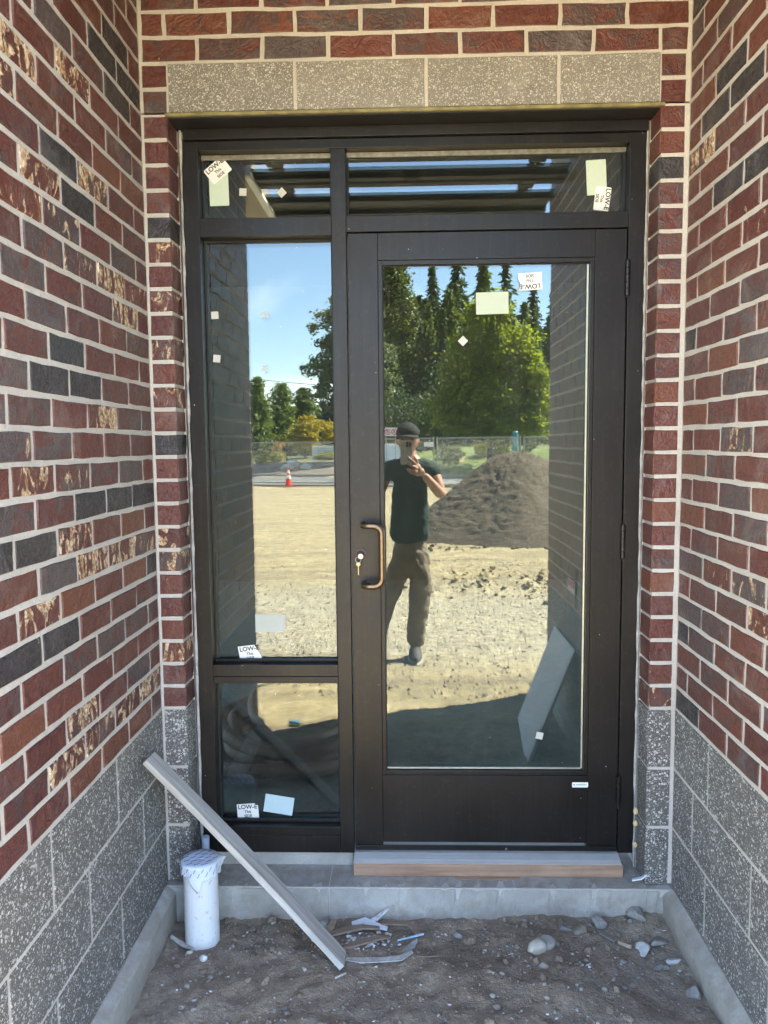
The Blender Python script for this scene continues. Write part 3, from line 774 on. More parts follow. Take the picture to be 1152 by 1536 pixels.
# key left in the lock with its ring and a second key
ky = thing('key_ring', (26.2 * I, 3.4 * I, 43.4 * I), 'silver key in the door lock with a brass second key hanging from its ring', 'keys')
k1 = MB().box(26.13, 26.21, 2.9, 3.7, 43.55, 43.8)
k1.lathe((26.17 * I, 2.78 * I, 43.62 * I), [(.34 * I, .05 * I), (.36 * I, 0), (.34 * I, -.05 * I)], 16, 'y')
k1.build('key', MAT['silver'], ky, bevel=0.0004)
rg_ = [((25.86 + .36 * math.cos(a)) * I, (2.72 + .12 * math.sin(a)) * I, (43.18 + .38 * math.sin(a)) * I) for a in [2 * math.pi * i / 24 for i in range(24)]]
MB().tube(rg_, .035 * I, 6, closed=True).build('ring', MAT['silver'], ky, smooth=True)
k2 = MB().box(25.80, 25.92, 2.68, 2.75, 41.15, 42.5)
k2.lathe((25.86 * I, 2.715 * I, 42.6 * I), [(.28 * I, .03 * I), (.30 * I, 0), (.28 * I, -.03 * I)], 16, 'y')
k2.build('key', simple('brass_key', (0.42, 0.33, 0.19), 0.4, 0.9, 0.1), ky, bevel=0.0004)
# threshold and the lumber under it
th = thing('threshold', (42.7 * I, 4 * I, 1.5 * I), 'ridged aluminium threshold plate under the door', 'threshold')
t = MB(); prof = [(1.55, 1.93), (1.5, 2.08), (1.7, 2.2), (1.8, 2.1), (2.1, 2.32), (2.2, 2.2), (2.7, 2.45), (2.85, 2.35), (3.3, 2.56), (7.5, 2.56), (7.5, 1.93)]
t.prism([(24.8 * I, y * I, z * I) for y, z in prof], (35.9 * I, 0, 0)); t.build('plate', MAT['alum'], th)
wd_ = MB().box(24.75, 61.0, 1.75, 7.0, 0.06, 1.91).build('lumber', MAT['cedar'], None, loc=(42.8 * I, 4 * I, 0.06 * I), bevel=0.0025)
tag(wd_, 'reddish brown lumber lying under the aluminium threshold', 'lumber')
sh_ = MB().box(38.4, 47.2, 1.15, 2.6, 0.004, 0.055).build('shim', MAT['cedar'], None, loc=(42.6 * I, 1.9 * I, 0), bevel=0.0006)
tag(sh_, 'thin wooden shim sticking out from beneath the red brown lumber', 'shim')

# ------------------------------------------------------------------ labels on the glass
def text_mesh(txt, size, bold=0.0, mirror=False):
    cu = bpy.data.curves.new('lettering', 'FONT'); cu.body = txt; cu.size = size; cu.align_x = 'CENTER'; cu.align_y = 'CENTER'; cu.offset = bold
    cu.resolution_u = 3
    o = bpy.data.objects.new('tmp', cu); COL.objects.link(o)
    dg = bpy.context.evaluated_depsgraph_get()
    me = bpy.data.meshes.new_from_object(o.evaluated_get(dg)); bpy.data.objects.remove(o)
    return me
def plane_pts(poly, x, z, y, rot, u=I):
    c, s = math.cos(rot), math.sin(rot)
    return [Vector(((x + a * c - b * s) * u, y * u, (z + a * s + b * c) * u)) for a, b in poly]
def rrect(w, h, r, n=4):
    P = []
    for cx, cy, a0 in ((w / 2 - r, h / 2 - r, 0), (-w / 2 + r, h / 2 - r, 90), (-w / 2 + r, -h / 2 + r, 180), (w / 2 - r, -h / 2 + r, 270)):
        for i in range(n + 1):
            a = R(a0 + 90 * i / n); P.append((cx + r * math.cos(a), cy + r * math.sin(a)))
    return P
def sticker(par, poly, x, z, y, rot, mat, name='label'):
    P = plane_pts(poly, x, z, y, rot)
    return MB().prism(P[::-1], (0, -0.0004, 0)).build(name, mat, par)
def low_e(par, x, z, y, rot, w=3.1, h=2.2, poly=None):
    st = sticker(par, poly or rrect(w, h, 0.18), x, z, y, rot, MAT['paper'])
    c, s = math.cos(rot), math.sin(rot)
    V = []; F = []
    for txt, size, dz, b in (('LOW-E', 0.86, 0.62, 0.022), ('This', 0.56, -0.08, 0.012), ('SIDE', 0.56, -0.70, 0.014)):
        me = text_mesh(txt, size, b); o0 = len(V)
        for v in me.vertices:
            a, bb = v.co.x, v.co.y + dz
            V.append(((x + a * c - bb * s) * I, (y - 0.03) * I, (z + a * s + bb * c) * I))
        F += [tuple(i + o0 for i in p.vertices) for p in me.polygons]
    MB().add(V, F).build('lettering', MAT['ink'], st)
    return st
sy = GY - 0.008
sticker(fr, rrect(2.55, 4.9, .12), 7.95, 92.2, sy, R(1), MAT['palegreen'])
low_e(fr, 7.85, 94.25, sy - .03, R(38))
sticker(fr, rrect(.95, .95, .03), 11.1, 91.45, sy, R(-4), MAT['clearpad'], 'spacer_pad')
sticker(fr, rrect(.95, .95, .03), 16.2, 91.3, sy, R(42), MAT['clearpad'], 'spacer_pad')
sticker(fr, rrect(2.55, 4.4, .12), 57.1, 92.45, sy, R(3), MAT['palegreen'])
low_e(fr, 57.9, 89.75, sy - .03, R(-97), 3.0, 2.0)
for x, z, rr_ in ((6.93, 75.64, 2), (7.03, 69.95, -6)): sticker(fr, rrect(.98, .98, .03), x, z, sy, R(rr_), MAT['clearpad'], 'spacer_pad')
faint = simple('faint_spacer_pad', (0.60, 0.66, 0.68), 0.4, 0, 0.03, 60)
def see_through(name, col, a):
    k = M(name); d = k.n('BsdfDiffuse', Color=col); t = k.n('BsdfTransparent'); mxs = k.n('MixShader', i0=a, i1=t, i2=d)
    k.t.links.new(mxs.outputs[0], k.out.inputs[0]); return k.m
film = see_through('frosted_label_film', (0.70, 0.72, 0.66), 0.42)
film2 = see_through('thin_clear_pad', (0.75, 0.80, 0.82), 0.25)
for x, z in ((13.6, 75.6), (13.4, 68.5)): sticker(fr, rrect(1.0, 1.0, .03), x, z, sy, R(18 if z > 70 else 4), film2, 'spacer_pad')
low_e(fr, 10.5, 29.75, sy - .03, R(7), poly=[(-1.55, 1.1), (0.75, 1.1), (1.55, -.55), (1.5, -1.05), (-1.45, -1.1)])
sticker(fr, rrect(4.1, 2.5, .08), 13.4, 33.9, sy, 0, film)
sticker(fr, rrect(4.1, 2.6, .06), 14.05, 8.0, sy, R(-9), MAT['paleblue'])
low_e(fr, 9.65, 7.05, sy - .03, R(3), poly=[(-1.5, 1.05), (1.0, 1.1), (1.5, .75), (1.52, -1.0), (-1.5, -1.08)])
dy = DG - 0.008
sticker(dr, rrect(4.2, 2.8, .06), 43.6, 76.5, dy, R(1), see_through('frosted_green_film', (0.62, 0.70, 0.58), 0.72))
low_e(dr, 48.45, 79.2, dy - .03, R(182), 3.1, 2.2, poly=[(-1.55, 1.1), (1.5, 1.1), (1.25, .5), (1.25, 0.2), (1.5, -.4), (1.45, -1.05), (-1.55, -1.1)])
sticker(dr, rrect(.95, .95, .03), 39.8, 71.7, dy, R(45), MAT['clearpad'], 'spacer_pad')
sticker(dr, rrect(.95, .95, .03), 50.2, 18.5, dy, R(-12), MAT['clearpad'], 'spacer_pad')
tg = sticker(dr, rrect(2.15, .72, .1), 55.6, 11.95, 3.99, 0, MAT['paper'], 'maker_label')
q = MB(); P = plane_pts(rrect(1.45, .10, .03), 55.75, 11.97, 3.965, 0); q.prism(P[::-1], (0, -0.0002, 0))
q.lathe((54.78 * I, 3.965 * I, 11.97 * I), [(.12 * I, 0), (.12 * I, -.006 * I)], 12, 'y')
q.build('print', MAT['greenink'], tg)

# red and white notice on the right wall, seen only in the door glass
nt = thing('notice', (66.5 * I, -52 * I, 28 * I), 'small red and white notice on the right brick wall, mirrored in the door glass', 'notice')
MB().box(66.40, 66.6, -55.6, -48.6, 27.2, 29.8).build('sheet', MAT['paper'], nt)
MB().box(66.37, 66.395, -55.2, -49.0, 28.3, 29.5).build('print', MAT['red'], nt)
# ------------------------------------------------------------------ terrain
def far_h(x, y):
    s = y - 0.22 * x
    t = np.maximum(0, -39.2 - s)
    z = np.where(s > -28.4, -0.10 - 0.15 * np.clip((-2 - s) / 26, 0, 1), -0.34)
    bank = -0.24 + 0.115 * np.minimum(t, 5) + 0.018 * np.maximum(t - 5, 0) + np.clip((x - 1.0) / 3, 0, 1) * 0.16 * np.clip(t, 0, 3.5)
    z = np.where(s < -39.2, bank, z)
    return z
HEAP = (2.75, -10.9)
def ground_h(x, y):
    x = np.asarray(x, float); y = np.asarray(y, float)
    z = far_h(x, y)
    s = y - 0.22 * x
    lot = np.clip((s + 28.2) / 0.8, 0, 1)
    near = np.clip((y + 1.6) / 0.9, 0, 1)                    # 1 inside the recess
    zz = (-4.9 + 1.5 * np.clip(x / 1.69, 0, 1)) * I
    zz = zz + np.clip((-y - 0.12) / 0.4, 0, 1) * 0.030 * np.exp(-((x - 1.15) / 0.45) ** 2)
    z = z * (1 - near) + zz * near
    z = z + lot * (0.034 * fbm(x, y, 2.3, 4) * (0.6 + 0.4 * near) + 0.015 * fbm(x + 9, y, 11, 4, 0.6) + 0.010 * near * fbm(x, y + 5, 34, 3, 0.65))
    z = z + lot * (1 - near) * 0.05 * fbm(x, y, 0.35, 3)
    # ruts and dug clods in front of the heap
    ru = np.exp(-((y + 6.1 + 0.25 * (x - 2)) / 0.55) ** 2) * np.exp(-((x - 2.2) / 1.1) ** 2)
    z = z + ru * (0.16 * np.maximum(0, fbm(x, y, 5.0, 4, 0.6) + 0.25) + 0.02)
    return z

def axis(fine, spans):
    """grid lines: fine step inside the first span, coarser outwards"""
    out = []
    for a, b, st in spans: out += list(np.arange(a, b, st))
    return np.unique(np.round(np.array(out), 4))
gx = axis(0, [(-400, -60, 40), (-60, -16, 4), (-16, -4, .8), (-4, -0.08, .09), (-0.08, 1.78, .0145), (1.78, 7, .09), (7, 20, .8), (20, 60, 4), (60, 401, 40)])
gy = axis(0, [(-420, -130, 40), (-130, -60, 5), (-60, -14, .8), (-14, -1.5, .085), (-1.5, 0.06, .0145), (0.06, 8, 1), (8, 400, 40)])
GX, GY_ = np.meshgrid(gx, gy, indexing='ij')
GZ = ground_h(GX, GY_)
GZ = np.where(GY_ > 0.1, -0.24, GZ)
nxg, nyg = len(gx), len(gy)
idx = np.arange(nxg * nyg).reshape(nxg, nyg)
F = np.stack([idx[:-1, :-1], idx[1:, :-1], idx[1:, 1:], idx[:-1, 1:]], -1).reshape(-1, 4)
gm = np_mesh('ground', np.stack([GX, GY_, GZ], -1).reshape(-1, 3), F)
tag(link('ground', gm, MAT['ground'], smooth=True), kind='structure')

def sheet(name, x0, x1, s0, s1, n, m, dz, mat, kind='structure', hfun=None):
    xs = np.linspace(x0, x1, n); ss = np.linspace(s0, s1, m)
    X, S = np.meshgrid(xs, ss, indexing='ij'); Y = S + 0.22 * X
    Z = (hfun or far_h)(X, Y) + dz
    ii = np.arange(n * m).reshape(n, m)
    F = np.stack([ii[:-1, :-1], ii[1:, :-1], ii[1:, 1:], ii[:-1, 1:]], -1).reshape(-1, 4)
    me = np_mesh(name, np.stack([X, Y, Z], -1).reshape(-1, 3), F)
    o = link(name, me, mat, smooth=True); o['kind'] = kind; return o
def road_h(x, y): return np.full_like(x, -0.33)
sheet('road', -80, 80, -38.9, -28.75, 3, 3, 0.0, MAT['asphalt'], hfun=road_h)
for s0, s1 in ((-30.3, -30.05), (-33.6, -33.45)): sheet('road_marking', -80, 80, s0, s1, 3, 2, 0.005, MAT['white'], hfun=road_h)
def kerb(s0, s1, name):
    V = []; F = []
    for i in range(2):
        x = -80 + 160 * i
        for s, z in ((s0, -.5), (s0, -.185), (s1, -.185), (s1, -.5)): V.append((x, s + .22 * x, z))
    F = [(0, 1, 5, 4), (1, 2, 6, 5), (2, 3, 7, 6), (0, 3, 2, 1), (4, 5, 6, 7)]
    o = MB().add(V, F).build(name, MAT['concrete']); o['kind'] = 'structure'
kerb(-28.75, -28.35, 'kerb'); kerb(-39.25, -38.95, 'kerb')
sheet('mulch_bed', -40, 1.2, -46.5, -39.3, 60, 20, 0.02, MAT['mulch'])
sheet('parking_lot', -60, -2, -74, -52.5, 20, 20, 0.02, MAT['asphalt'])
lawn = M('lawn'); pp = lawn.pos(); nn = lawn.noise(pp, 0.8, 5, 0.6); nf = lawn.noise(pp, 14, 3)
lawn.bsdf(lawn.mix(lawn.ramp(lawn.math('ADD', lawn.math('MULTIPLY', nn, .6), lawn.math('MULTIPLY', nf, .4)), .35, .65), (0.065, 0.115, 0.018), (0.19, 0.23, 0.05)), 0.9, 0, nf, 0.6, 0.03)
sheet('lawn', 1.25, 40, -60, -39.3, 40, 30, 0.02, lawn.m)
sheet('lawn', -14, 1.2, -52.4, -46.55, 30, 14, 0.02, lawn.m)

# heap of excavated soil
def heap():
    n, m = 150, 110
    th_ = np.linspace(0, 2 * np.pi, n, endpoint=False); rr = np.linspace(0, 1, m)
    T, Q = np.meshgrid(th_, rr, indexing='ij')
    rad = 1.98 * (1 + 0.10 * np.sin(2 * T + 1.0) + 0.05 * np.sin(5 * T))
    X = HEAP[0] + Q * rad * np.cos(T) * 1.0; Y = HEAP[1] + Q * rad * np.sin(T)
    prof = np.where(Q < .34, 1 - .62 * Q * Q / .34, 1 - .2108 - (Q - .34) * 1.196)
    Z = -0.16 + 1.46 * np.clip(prof, -0.05, 1)
    Z = Z + (0.03 * fbm(X, Y, 1.6, 3, .5) + 0.036 * fbm(X + 3, Y, 17, 4, .75)) * np.clip((1.02 - Q) * 5, 0, 1)
    ii = np.arange(n * m).reshape(n, m)
    F = np.stack([ii[:, :-1], np.roll(ii, -1, 0)[:, :-1], np.roll(ii, -1, 0)[:, 1:], ii[:, 1:]], -1).reshape(-1, 4)
    k = M('loose_soil'); p = k.pos(); a = k.noise(p, 3, 5, .65); b_ = k.noise(p, 26, 5, .7); c_ = k.noise(p, 90, 3, .7)
    c = k.mix(k.ramp(a, .3, .7), (0.135, 0.108, 0.078), (0.21, 0.172, 0.125))
    c = k.mix(k.ramp(b_, .48, .7, 0, .6), c, (0.07, 0.054, 0.038))
    k.bsdf(c, .95, 0, k.math('ADD', b_, k.math('MULTIPLY', c_, .4)), 1.0, .05)
    o = link('soil_heap', np_mesh('soil_heap', np.stack([X, Y, Z], -1).reshape(-1, 3), F), k.m, smooth=True)
    tag(o, 'big rounded heap of dark excavated soil on the tan lot', 'soil heap')
    # clods on and round the heap
    return k.m
SOIL = heap()

def rock_verts(r, seed, sub=1, flat=0.75, ang=0.28):
    """deformed icosphere"""
    t = (1 + 5 ** .5) / 2
    V = np.array([(-1, t, 0), (1, t, 0), (-1, -t, 0), (1, -t, 0), (0, -1, t), (0, 1, t), (0, -1, -t), (0, 1, -t), (t, 0, -1), (t, 0, 1), (-t, 0, -1), (-t, 0, 1)], float)
    F = [(0, 11, 5), (0, 5, 1), (0, 1, 7), (0, 7, 10), (0, 10, 11), (1, 5, 9), (5, 11, 4), (11, 10, 2), (10, 7, 6), (7, 1, 8), (3, 9, 4), (3, 4, 2), (3, 2, 6), (3, 6, 8), (3, 8, 9), (4, 9, 5), (2, 4, 11), (6, 2, 10), (8, 6, 7), (9, 8, 1)]
    V /= np.linalg.norm(V[0])
    for _ in range(sub):
        V = list(map(tuple, V)); mid = {}; G = []
        def mp_(a, b):
            k = (min(a, b), max(a, b))
            if k not in mid:
                q = np.array(V[a]) + np.array(V[b]); q /= np.linalg.norm(q); mid[k] = len(V); V.append(tuple(q))
            return mid[k]
        for a, b, c in F:
            x, y, z = mp_(a, b), mp_(b, c), mp_(c, a); G += [(a, x, z), (b, y, x), (c, z, y), (x, y, z)]
        V = np.array(V); F = G
    g = np.random.default_rng(seed)
    d = g.normal(size=(9, 3)); d /= np.linalg.norm(d, axis=1)[:, None]
    for q in d:                                  # broken faces
        h = 0.92 - ang * g.uniform(.4, 1.5); e = np.maximum(0, V @ q - h); V = V - 0.93 * e[:, None] * q
    V = V * (1 + g.normal(size=(len(V), 1)) * 0.022)
    V = V * np.array([1, g.uniform(.65, .95), flat * g.uniform(.75, 1.1)])
    return V * r, np.array(F)

def scatter_rocks(name, n, fx, fy, fr_, seed, mat, sink=0.3, sub=0):
    g = np.random.default_rng(seed); Vs = []; Fs = []; b = 0
    protos = [rock_verts(1, 100 + i, sub) for i in range(14)]
    for i in range(n):
        v, f = protos[g.integers(14)]; x, y = fx(g), fy(g); r = fr_(g); a = g.uniform(0, 6.28)
        c, s = math.cos(a), math.sin(a)
        w = v @ np.array([[c, s, 0], [-s, c, 0], [0, 0, 1]]) * r
        w = w + np.array([x, y, float(ground_h(x, y)) + r * .55 * (1 - 2 * sink * .5)])
        Vs.append(w); Fs.append(f + b); b += len(v)
    o = link(name, np_mesh(name, np.concatenate(Vs), np.concatenate(Fs)), mat); o['kind'] = 'stuff'; return o
scatter_rocks('gravel', 3200, lambda g: g.uniform(0.03, 1.67), lambda g: -0.04 - 1.1 * g.random() ** 1.2, lambda g: 0.0014 + 0.0065 * g.random() ** 4, 1, MAT['stone'])
scatter_rocks('gravel', 230, lambda g: g.choice([g.uniform(.05, .75), g.uniform(1.05, 1.64)]), lambda g: -0.04 - 0.5 * g.random() ** 1.3, lambda g: 0.003 + 0.010 * g.random() ** 3, 6, MAT['stone'], sub=1)
scatter_rocks('gravel', 6500, lambda g: g.uniform(-2.0, 3.2), lambda g: -1.9 - 6.0 * g.random() ** 1.3, lambda g: 0.005 + 0.012 * g.random() ** 3, 2, MAT['stone'])
scatter_rocks('soil_clods', 420, lambda g: g.normal(2.1, .55), lambda g: g.normal(-6.0, .45), lambda g: 0.008 + 0.045 * g.random() ** 5, 3, MAT['ground'], sub=1)
scatter_rocks('soil_clods', 260, lambda g: HEAP[0] - 1.95 * math.cos(g.uniform(-.3, 1.9)) * g.uniform(.97, 1.1), lambda g: HEAP[1] + 1.95 * math.sin(g.uniform(.3, 1.5)) * g.uniform(.97, 1.1), lambda g: 0.010 + 0.035 * g.random() ** 4, 4, SOIL, sub=1)

scatter_rocks('soil_clods', 240, lambda g: g.uniform(.04, 1.65), lambda g: -0.03 - 0.75 * g.random() ** 1.4, lambda g: 0.004 + 0.016 * g.random() ** 3, 9, MAT['ground'], .6, 1)
# ------------------------------------------------------------------ things lying by the door
def rock(label, x, y, r, mat, seed, flat=.75, name='stone', cat='stone', up=0.35, sub=2, ang=0.3, yaw=0.0, group=None):
    v, f = rock_verts(r * I, seed, sub, flat, ang)
    c, s = math.cos(yaw), math.sin(yaw); v = v @ np.array([[c, s, 0], [-s, c, 0], [0, 0, 1]])
    z = float(ground_h(x * I, y * I)) + r * I * up * flat
    o = link(name, np_mesh(name, v, f), mat, None, (x * I, y * I, z))
    if mat is MAT['stone']: pass
    return tag(o, label, cat, group)
pale = simple('pale_tan_stone', (0.46, 0.415, 0.345), 0.8, 0, 0.15, 30, 0.4, 0.003)
grey = simple('grey_stone', (0.26, 0.24, 0.21), 0.85, 0, 0.2, 30, 0.5, 0.003)
brown = simple('brown_stone', (0.20, 0.145, 0.10), 0.8, 0, 0.2, 30, 0.4, 0.003)
rock('pale cream rounded stone alone in the middle of the bare soil', 47.6, -9.6, 1.55, pale, 5, .8, up=.55, yaw=.9)
rock('grey stone half hidden behind the pale cream stone', 48.9, -8.3, 1.25, grey, 9, .8, up=.5)
rock('brown pebble near the white pipe, left of the leaning plank', 4.2, -10.6, .75, brown, 12, .6)
rock('flat pale pebble at the foot of the white pipe', 5.1, -8.4, .5, pale, 13, .6)
rock('white speckled stone in front of the white pipe', 7.2, -9.9, .65, simple('white_stone', (.55, .55, .56), .8, 0, .3, 60, .5, .003), 15, .7)
rock('tan pebble below the white speckled stone', 7.6, -11.4, .62, brown, 16, .6)
rock('grey pebble against the concrete ledge between plank and pipe', 14.4, -2.4, .6, grey, 17, .7)
rock('rounded grey stone by the ledge, left of the wood scraps', 21.2, -2.6, .75, grey, 18, .7)
rock('tan orange pebble near the ledge, right of centre', 49.6, -3.2, .55, brown, 19, .8)
rock('small angular grey stone below the pale cream stone', 48.0, -12.3, .62, grey, 21, .7)
rock('grey crumbly mortar lump near the ledge, upper middle of the soil', 38.4, -4.9, .95, MAT['chunk'], 23, .7, 'mortar_lump', 'mortar lump', ang=.45)
rock('large flat mortar lump against the ledge, in the right corner', 62.0, -2.0, 1.9, MAT['chunk'], 25, .45, 'mortar_lump', 'mortar lump', ang=.5)
rock('blocky mortar lump standing against the ledge', 56.8, -2.6, 1.35, MAT['chunk'], 26, .8, 'mortar_lump', 'mortar lump', ang=.45, up=.5)
rock('bluish flat mortar slab near the ledge, left of the blocky lump', 51.8, -3.6, 1.6, MAT['chunk'], 27, .35, 'mortar_lump', 'mortar lump', ang=.5)
rock('tan stone beside the bluish flat mortar slab', 54.0, -4.2, 1.3, simple('tan_stone', (.27, .225, .17), .85, 0, .2, 30, .5, .003), 28, .6)
rock('grey mortar lump by the right footing, upper one', 63.0, -6.0, 1.75, MAT['chunk'], 31, .5, 'mortar_lump', 'mortar lump', ang=.5, yaw=.4)
rock('pale curved mortar lump next to the upper footing lump', 60.8, -7.8, 1.4, simple('pale_mortar', (.48, .47, .45), .9, 0, .2, 60, .6, .004), 32, .45, 'mortar_lump', 'mortar lump', ang=.5, yaw=-.7)
rock('white mortar lump touching the right footing', 64.0, -9.6, .95, simple('white_mortar', (.55, .545, .53), .9, 0, .2, 60, .6, .004), 33, .7, 'mortar_lump', 'mortar lump', ang=.4)
rock('long flat mortar flake left of the white footing lump', 62.2, -10.2, 1.3, MAT['chunk'], 34, .35, 'mortar_lump', 'mortar lump', ang=.5)
rock('grey mortar lump at the lower right by the footing', 64.3, -15.3, 1.5, MAT['chunk'], 35, .6, 'mortar_lump', 'mortar lump', ang=.45)
rock('small grey stone in the right gap under the door jamb', 63.0, 1.2, .7, MAT['chunk'], 36, .7, up=5.9)

def strip(name, label, cat, pts, w, t, mat, yaw_w=None, bend=None):
    """a flat bent strip of scrap along points (inches)"""
    P = [Vector((x, y, z)) for x, y, z in pts]; V = []; F = []
    r = random.Random(len(label))
    for i, p in enumerate(P):
        d = (P[min(i + 1, len(P) - 1)] - P[max(i - 1, 0)]).normalized(); s = Vector((0, 0, 1)).cross(d).normalized(); u = d.cross(s)
        ww = w * r.uniform(.8, 1.1) * (0.55 if i in (0, len(P) - 1) else 1)
        for a, b in ((-1, 0), (1, 0), (1, 1), (-1, 1)): V.append((p + s * a * ww / 2 + u * b * t) * I)
    for i in range(len(P) - 1):
        for k in range(4): F.append((i * 4 + k, i * 4 + (k + 1) % 4, i * 4 + 4 + (k + 1) % 4, i * 4 + 4 + k))
    F.append((3, 2, 1, 0)); n = (len(P) - 1) * 4; F.append((n, n + 1, n + 2, n + 3))
    c = sum(P, Vector()) / len(P) * I
    return tag(MB().add(V, F).build(name, mat, None, loc=c), label, cat)
def gz(x, y, d=0.0): return (x, y, float(ground_h(x * I, y * I)) / I + d)
strip('wood_scrap', 'brown wood scrap with a curl, touching the ledge', 'scrap', [gz(28.6, -2.6, .5), gz(30.5, -2.9, .9), gz(32.2, -3.6, .8), gz(33.0, -4.6, .5), gz(33.1, -5.7, .1)], .8, .2, MAT['shard'])
strip('wood_scrap', 'long brown wood scrap beside the leaning plank, upper one', 'scrap', [gz(21.3, -6.2, .4), gz(23.6, -5.6, .7), gz(26.2, -4.7, .8), gz(28.4, -4.2, .6)], 1.0, .25, MAT['shard'])
strip('wood_scrap', 'long brown wood scrap beside the leaning plank, lower one', 'scrap', [gz(23.6, -8.3, .3), gz(26.2, -7.3, .5), gz(28.2, -6.4, .6), gz(29.8, -5.6, .5)], 1.0, .25, MAT['shard'])
strip('wood_scrap', 'short brown chip standing next to the leaning plank', 'scrap', [gz(21.8, -5.6, .1), gz(22.3, -4.6, .5), gz(22.7, -3.6, .9)], 1.1, .25, MAT['shard'])
strip('paper_scrap', 'crumpled white printed scrap near the ledge', 'scrap', [gz(24.8, -2.9, .4), gz(26.4, -2.7, 1.0), gz(28.0, -3.1, .7), gz(29.4, -3.3, .5)], 1.3, .12, MAT['tape'])
strip('paper_scrap', 'white torn scrap pointing up at the ledge', 'scrap', [gz(26.4, -2.6, .5), gz(28.0, -1.9, 1.1), gz(29.6, -1.4, 1.9)], .9, .15, MAT['plaster'])
strip('metal_offcut', 'pale grey flat offcut right of the plank foot', 'scrap', [gz(24.6, -10.0, .1), gz(26.5, -10.6, .35), gz(29.0, -10.7, .35), gz(31.2, -10.5, .3), gz(32.6, -9.6, .2)], 1.0, .12, simple('pale_wood', (.42, .39, .36), .8, 0, .3, 60))
strip('metal_offcut', 'small grey flat chip behind the pale offcut', 'scrap', [gz(31.6, -9.4, .2), gz(32.6, -8.4, .4), gz(33.2, -7.8, .5)], .9, .1, simple('grey_wood', (.27, .26, .25), .8, 0, .3, 60))
strip('pencil', 'thin blue and white stick lying on the soil', 'stick', [gz(30.8, -6.5, .35), gz(34.1, -6.2, .45)], .22, .2, simple('blue_white_stick', (.36, .52, .66), .5, 0, .4, 120))
strip('wood_scrap', 'pale sliver by the base of the white pipe', 'scrap', [gz(1.9, -5.6, .35), gz(3.6, -6.7, .4), gz(5.4, -7.9, .15)], .55, .3, MAT['plank'])
strip('wood_scrap', 'short tan stick near the right mortar lumps', 'scrap', [gz(58.2, -6.6, .3), gz(59.4, -7.8, .35)], .45, .4, simple('tan_stick', (.42, .33, .24), .8))
strip('metal_offcut', 'grey metal sliver above the short tan stick', 'scrap', [gz(56.2, -5.4, .3), gz(57.7, -6.6, .35)], .45, .12, MAT['steel'])
strip('plastic_scrap', 'white plastic scrap jammed in the gap under the right door jamb', 'scrap', [(61.9, .6, .35), (63.0, .2, .9), (63.6, -.1, 1.5)], .8, .15, MAT['tape'])
strip('wood_scrap', 'pale chip on the soil, lower right of the plank foot', 'scrap', [gz(23.6, -13.8, .1), gz(24.8, -12.9, .25)], .3, .2, MAT['plank'])
plc = MB(); g_ = np.random.default_rng(8)
for i in range(110):
    x, y = g_.normal(27.4, 2.3), g_.normal(-5.9, 1.0); v, f = rock_verts(I * (.1 + .38 * g_.random() ** 2), 300 + i, 0, .6, .4)
    plc.add(v + np.array(gz(x, y, .15)) * I, f.tolist())
for cx, cy, n in ((44.5, -8.8, 22), (36.5, -5.4, 18), (52, -12, 16), (58, -10, 14)):
    for i in range(n):
        x, y = g_.normal(cx, 1.0), g_.normal(cy, .7); v, f = rock_verts(I * (.06 + .25 * g_.random() ** 3), 500 + i, 0, .6, .4)
        plc.add(v + np.array(gz(x, y, .08)) * I, f.tolist())
for i in range(330):
    x, y = g_.uniform(1.6, 65), -1.3 - 19 * g_.random() ** 1.3; v, f = rock_verts(I * (.05 + .26 * g_.random() ** 4), 900 + i % 40, 0, .5, .5)
    plc.add(v + np.array(gz(x, y, .05)) * I, f.tolist())
o = plc.build('plaster_crumbs', MAT['plaster']); o['kind'] = 'stuff'
tw = MB()
for i in range(26):
    x, y, a = g_.uniform(8, 60), g_.uniform(-16, -3), g_.uniform(0, 6.28); L = g_.uniform(1.0, 4.5)
    tw.tube([tuple(c * I for c in gz(x + L * t * math.cos(a + .5 * t), y + .5 * L * t * math.sin(a + .5 * t), .12)) for t in (0, .33, .66, 1)], .045 * I, 4)
o = tw.build('twigs', MAT['shard']); o['kind'] = 'stuff'

# white pipe stub wrapped with printed film
px_, py_ = 5.9, -5.4
pz0, pz1 = -8.0, 6.35
pi_ = thing('pipe_stub', (px_ * I, py_ * I, -5 * I), 'white plastic pipe stub with taped blue printed film, in the left corner', 'pipe')
k = M('scuffed_white_pvc'); p = k.obj(); n1 = k.noise(p, 70, 4, .65); n2 = k.noise(p, 9, 4)
c = k.mix(k.ramp(n1, .60, .68, 0, .6), (.74, .74, .745), (.33, .32, .31)); sx = k.n('SeparateXYZ'); k.set(sx, 'i0', p)
c = k.mix(k.math('MULTIPLY', k.ramp(sx.outputs[2], .05, -.02), k.ramp(n2, .35, .7, .15, .9)), c, (.30, .26, .21))
k.bsdf(c, .45, 0, n1, .3, .001)
MB().lathe((px_ * I, py_ * I, 0), [(2.1 * I, pz0 * I), (2.15 * I, pz0 * I + .001), (2.15 * I, (pz1 - .15) * I), (2.1 * I, (pz1 - .05) * I)], 40).build('tube', k.m, pi_, smooth=False)
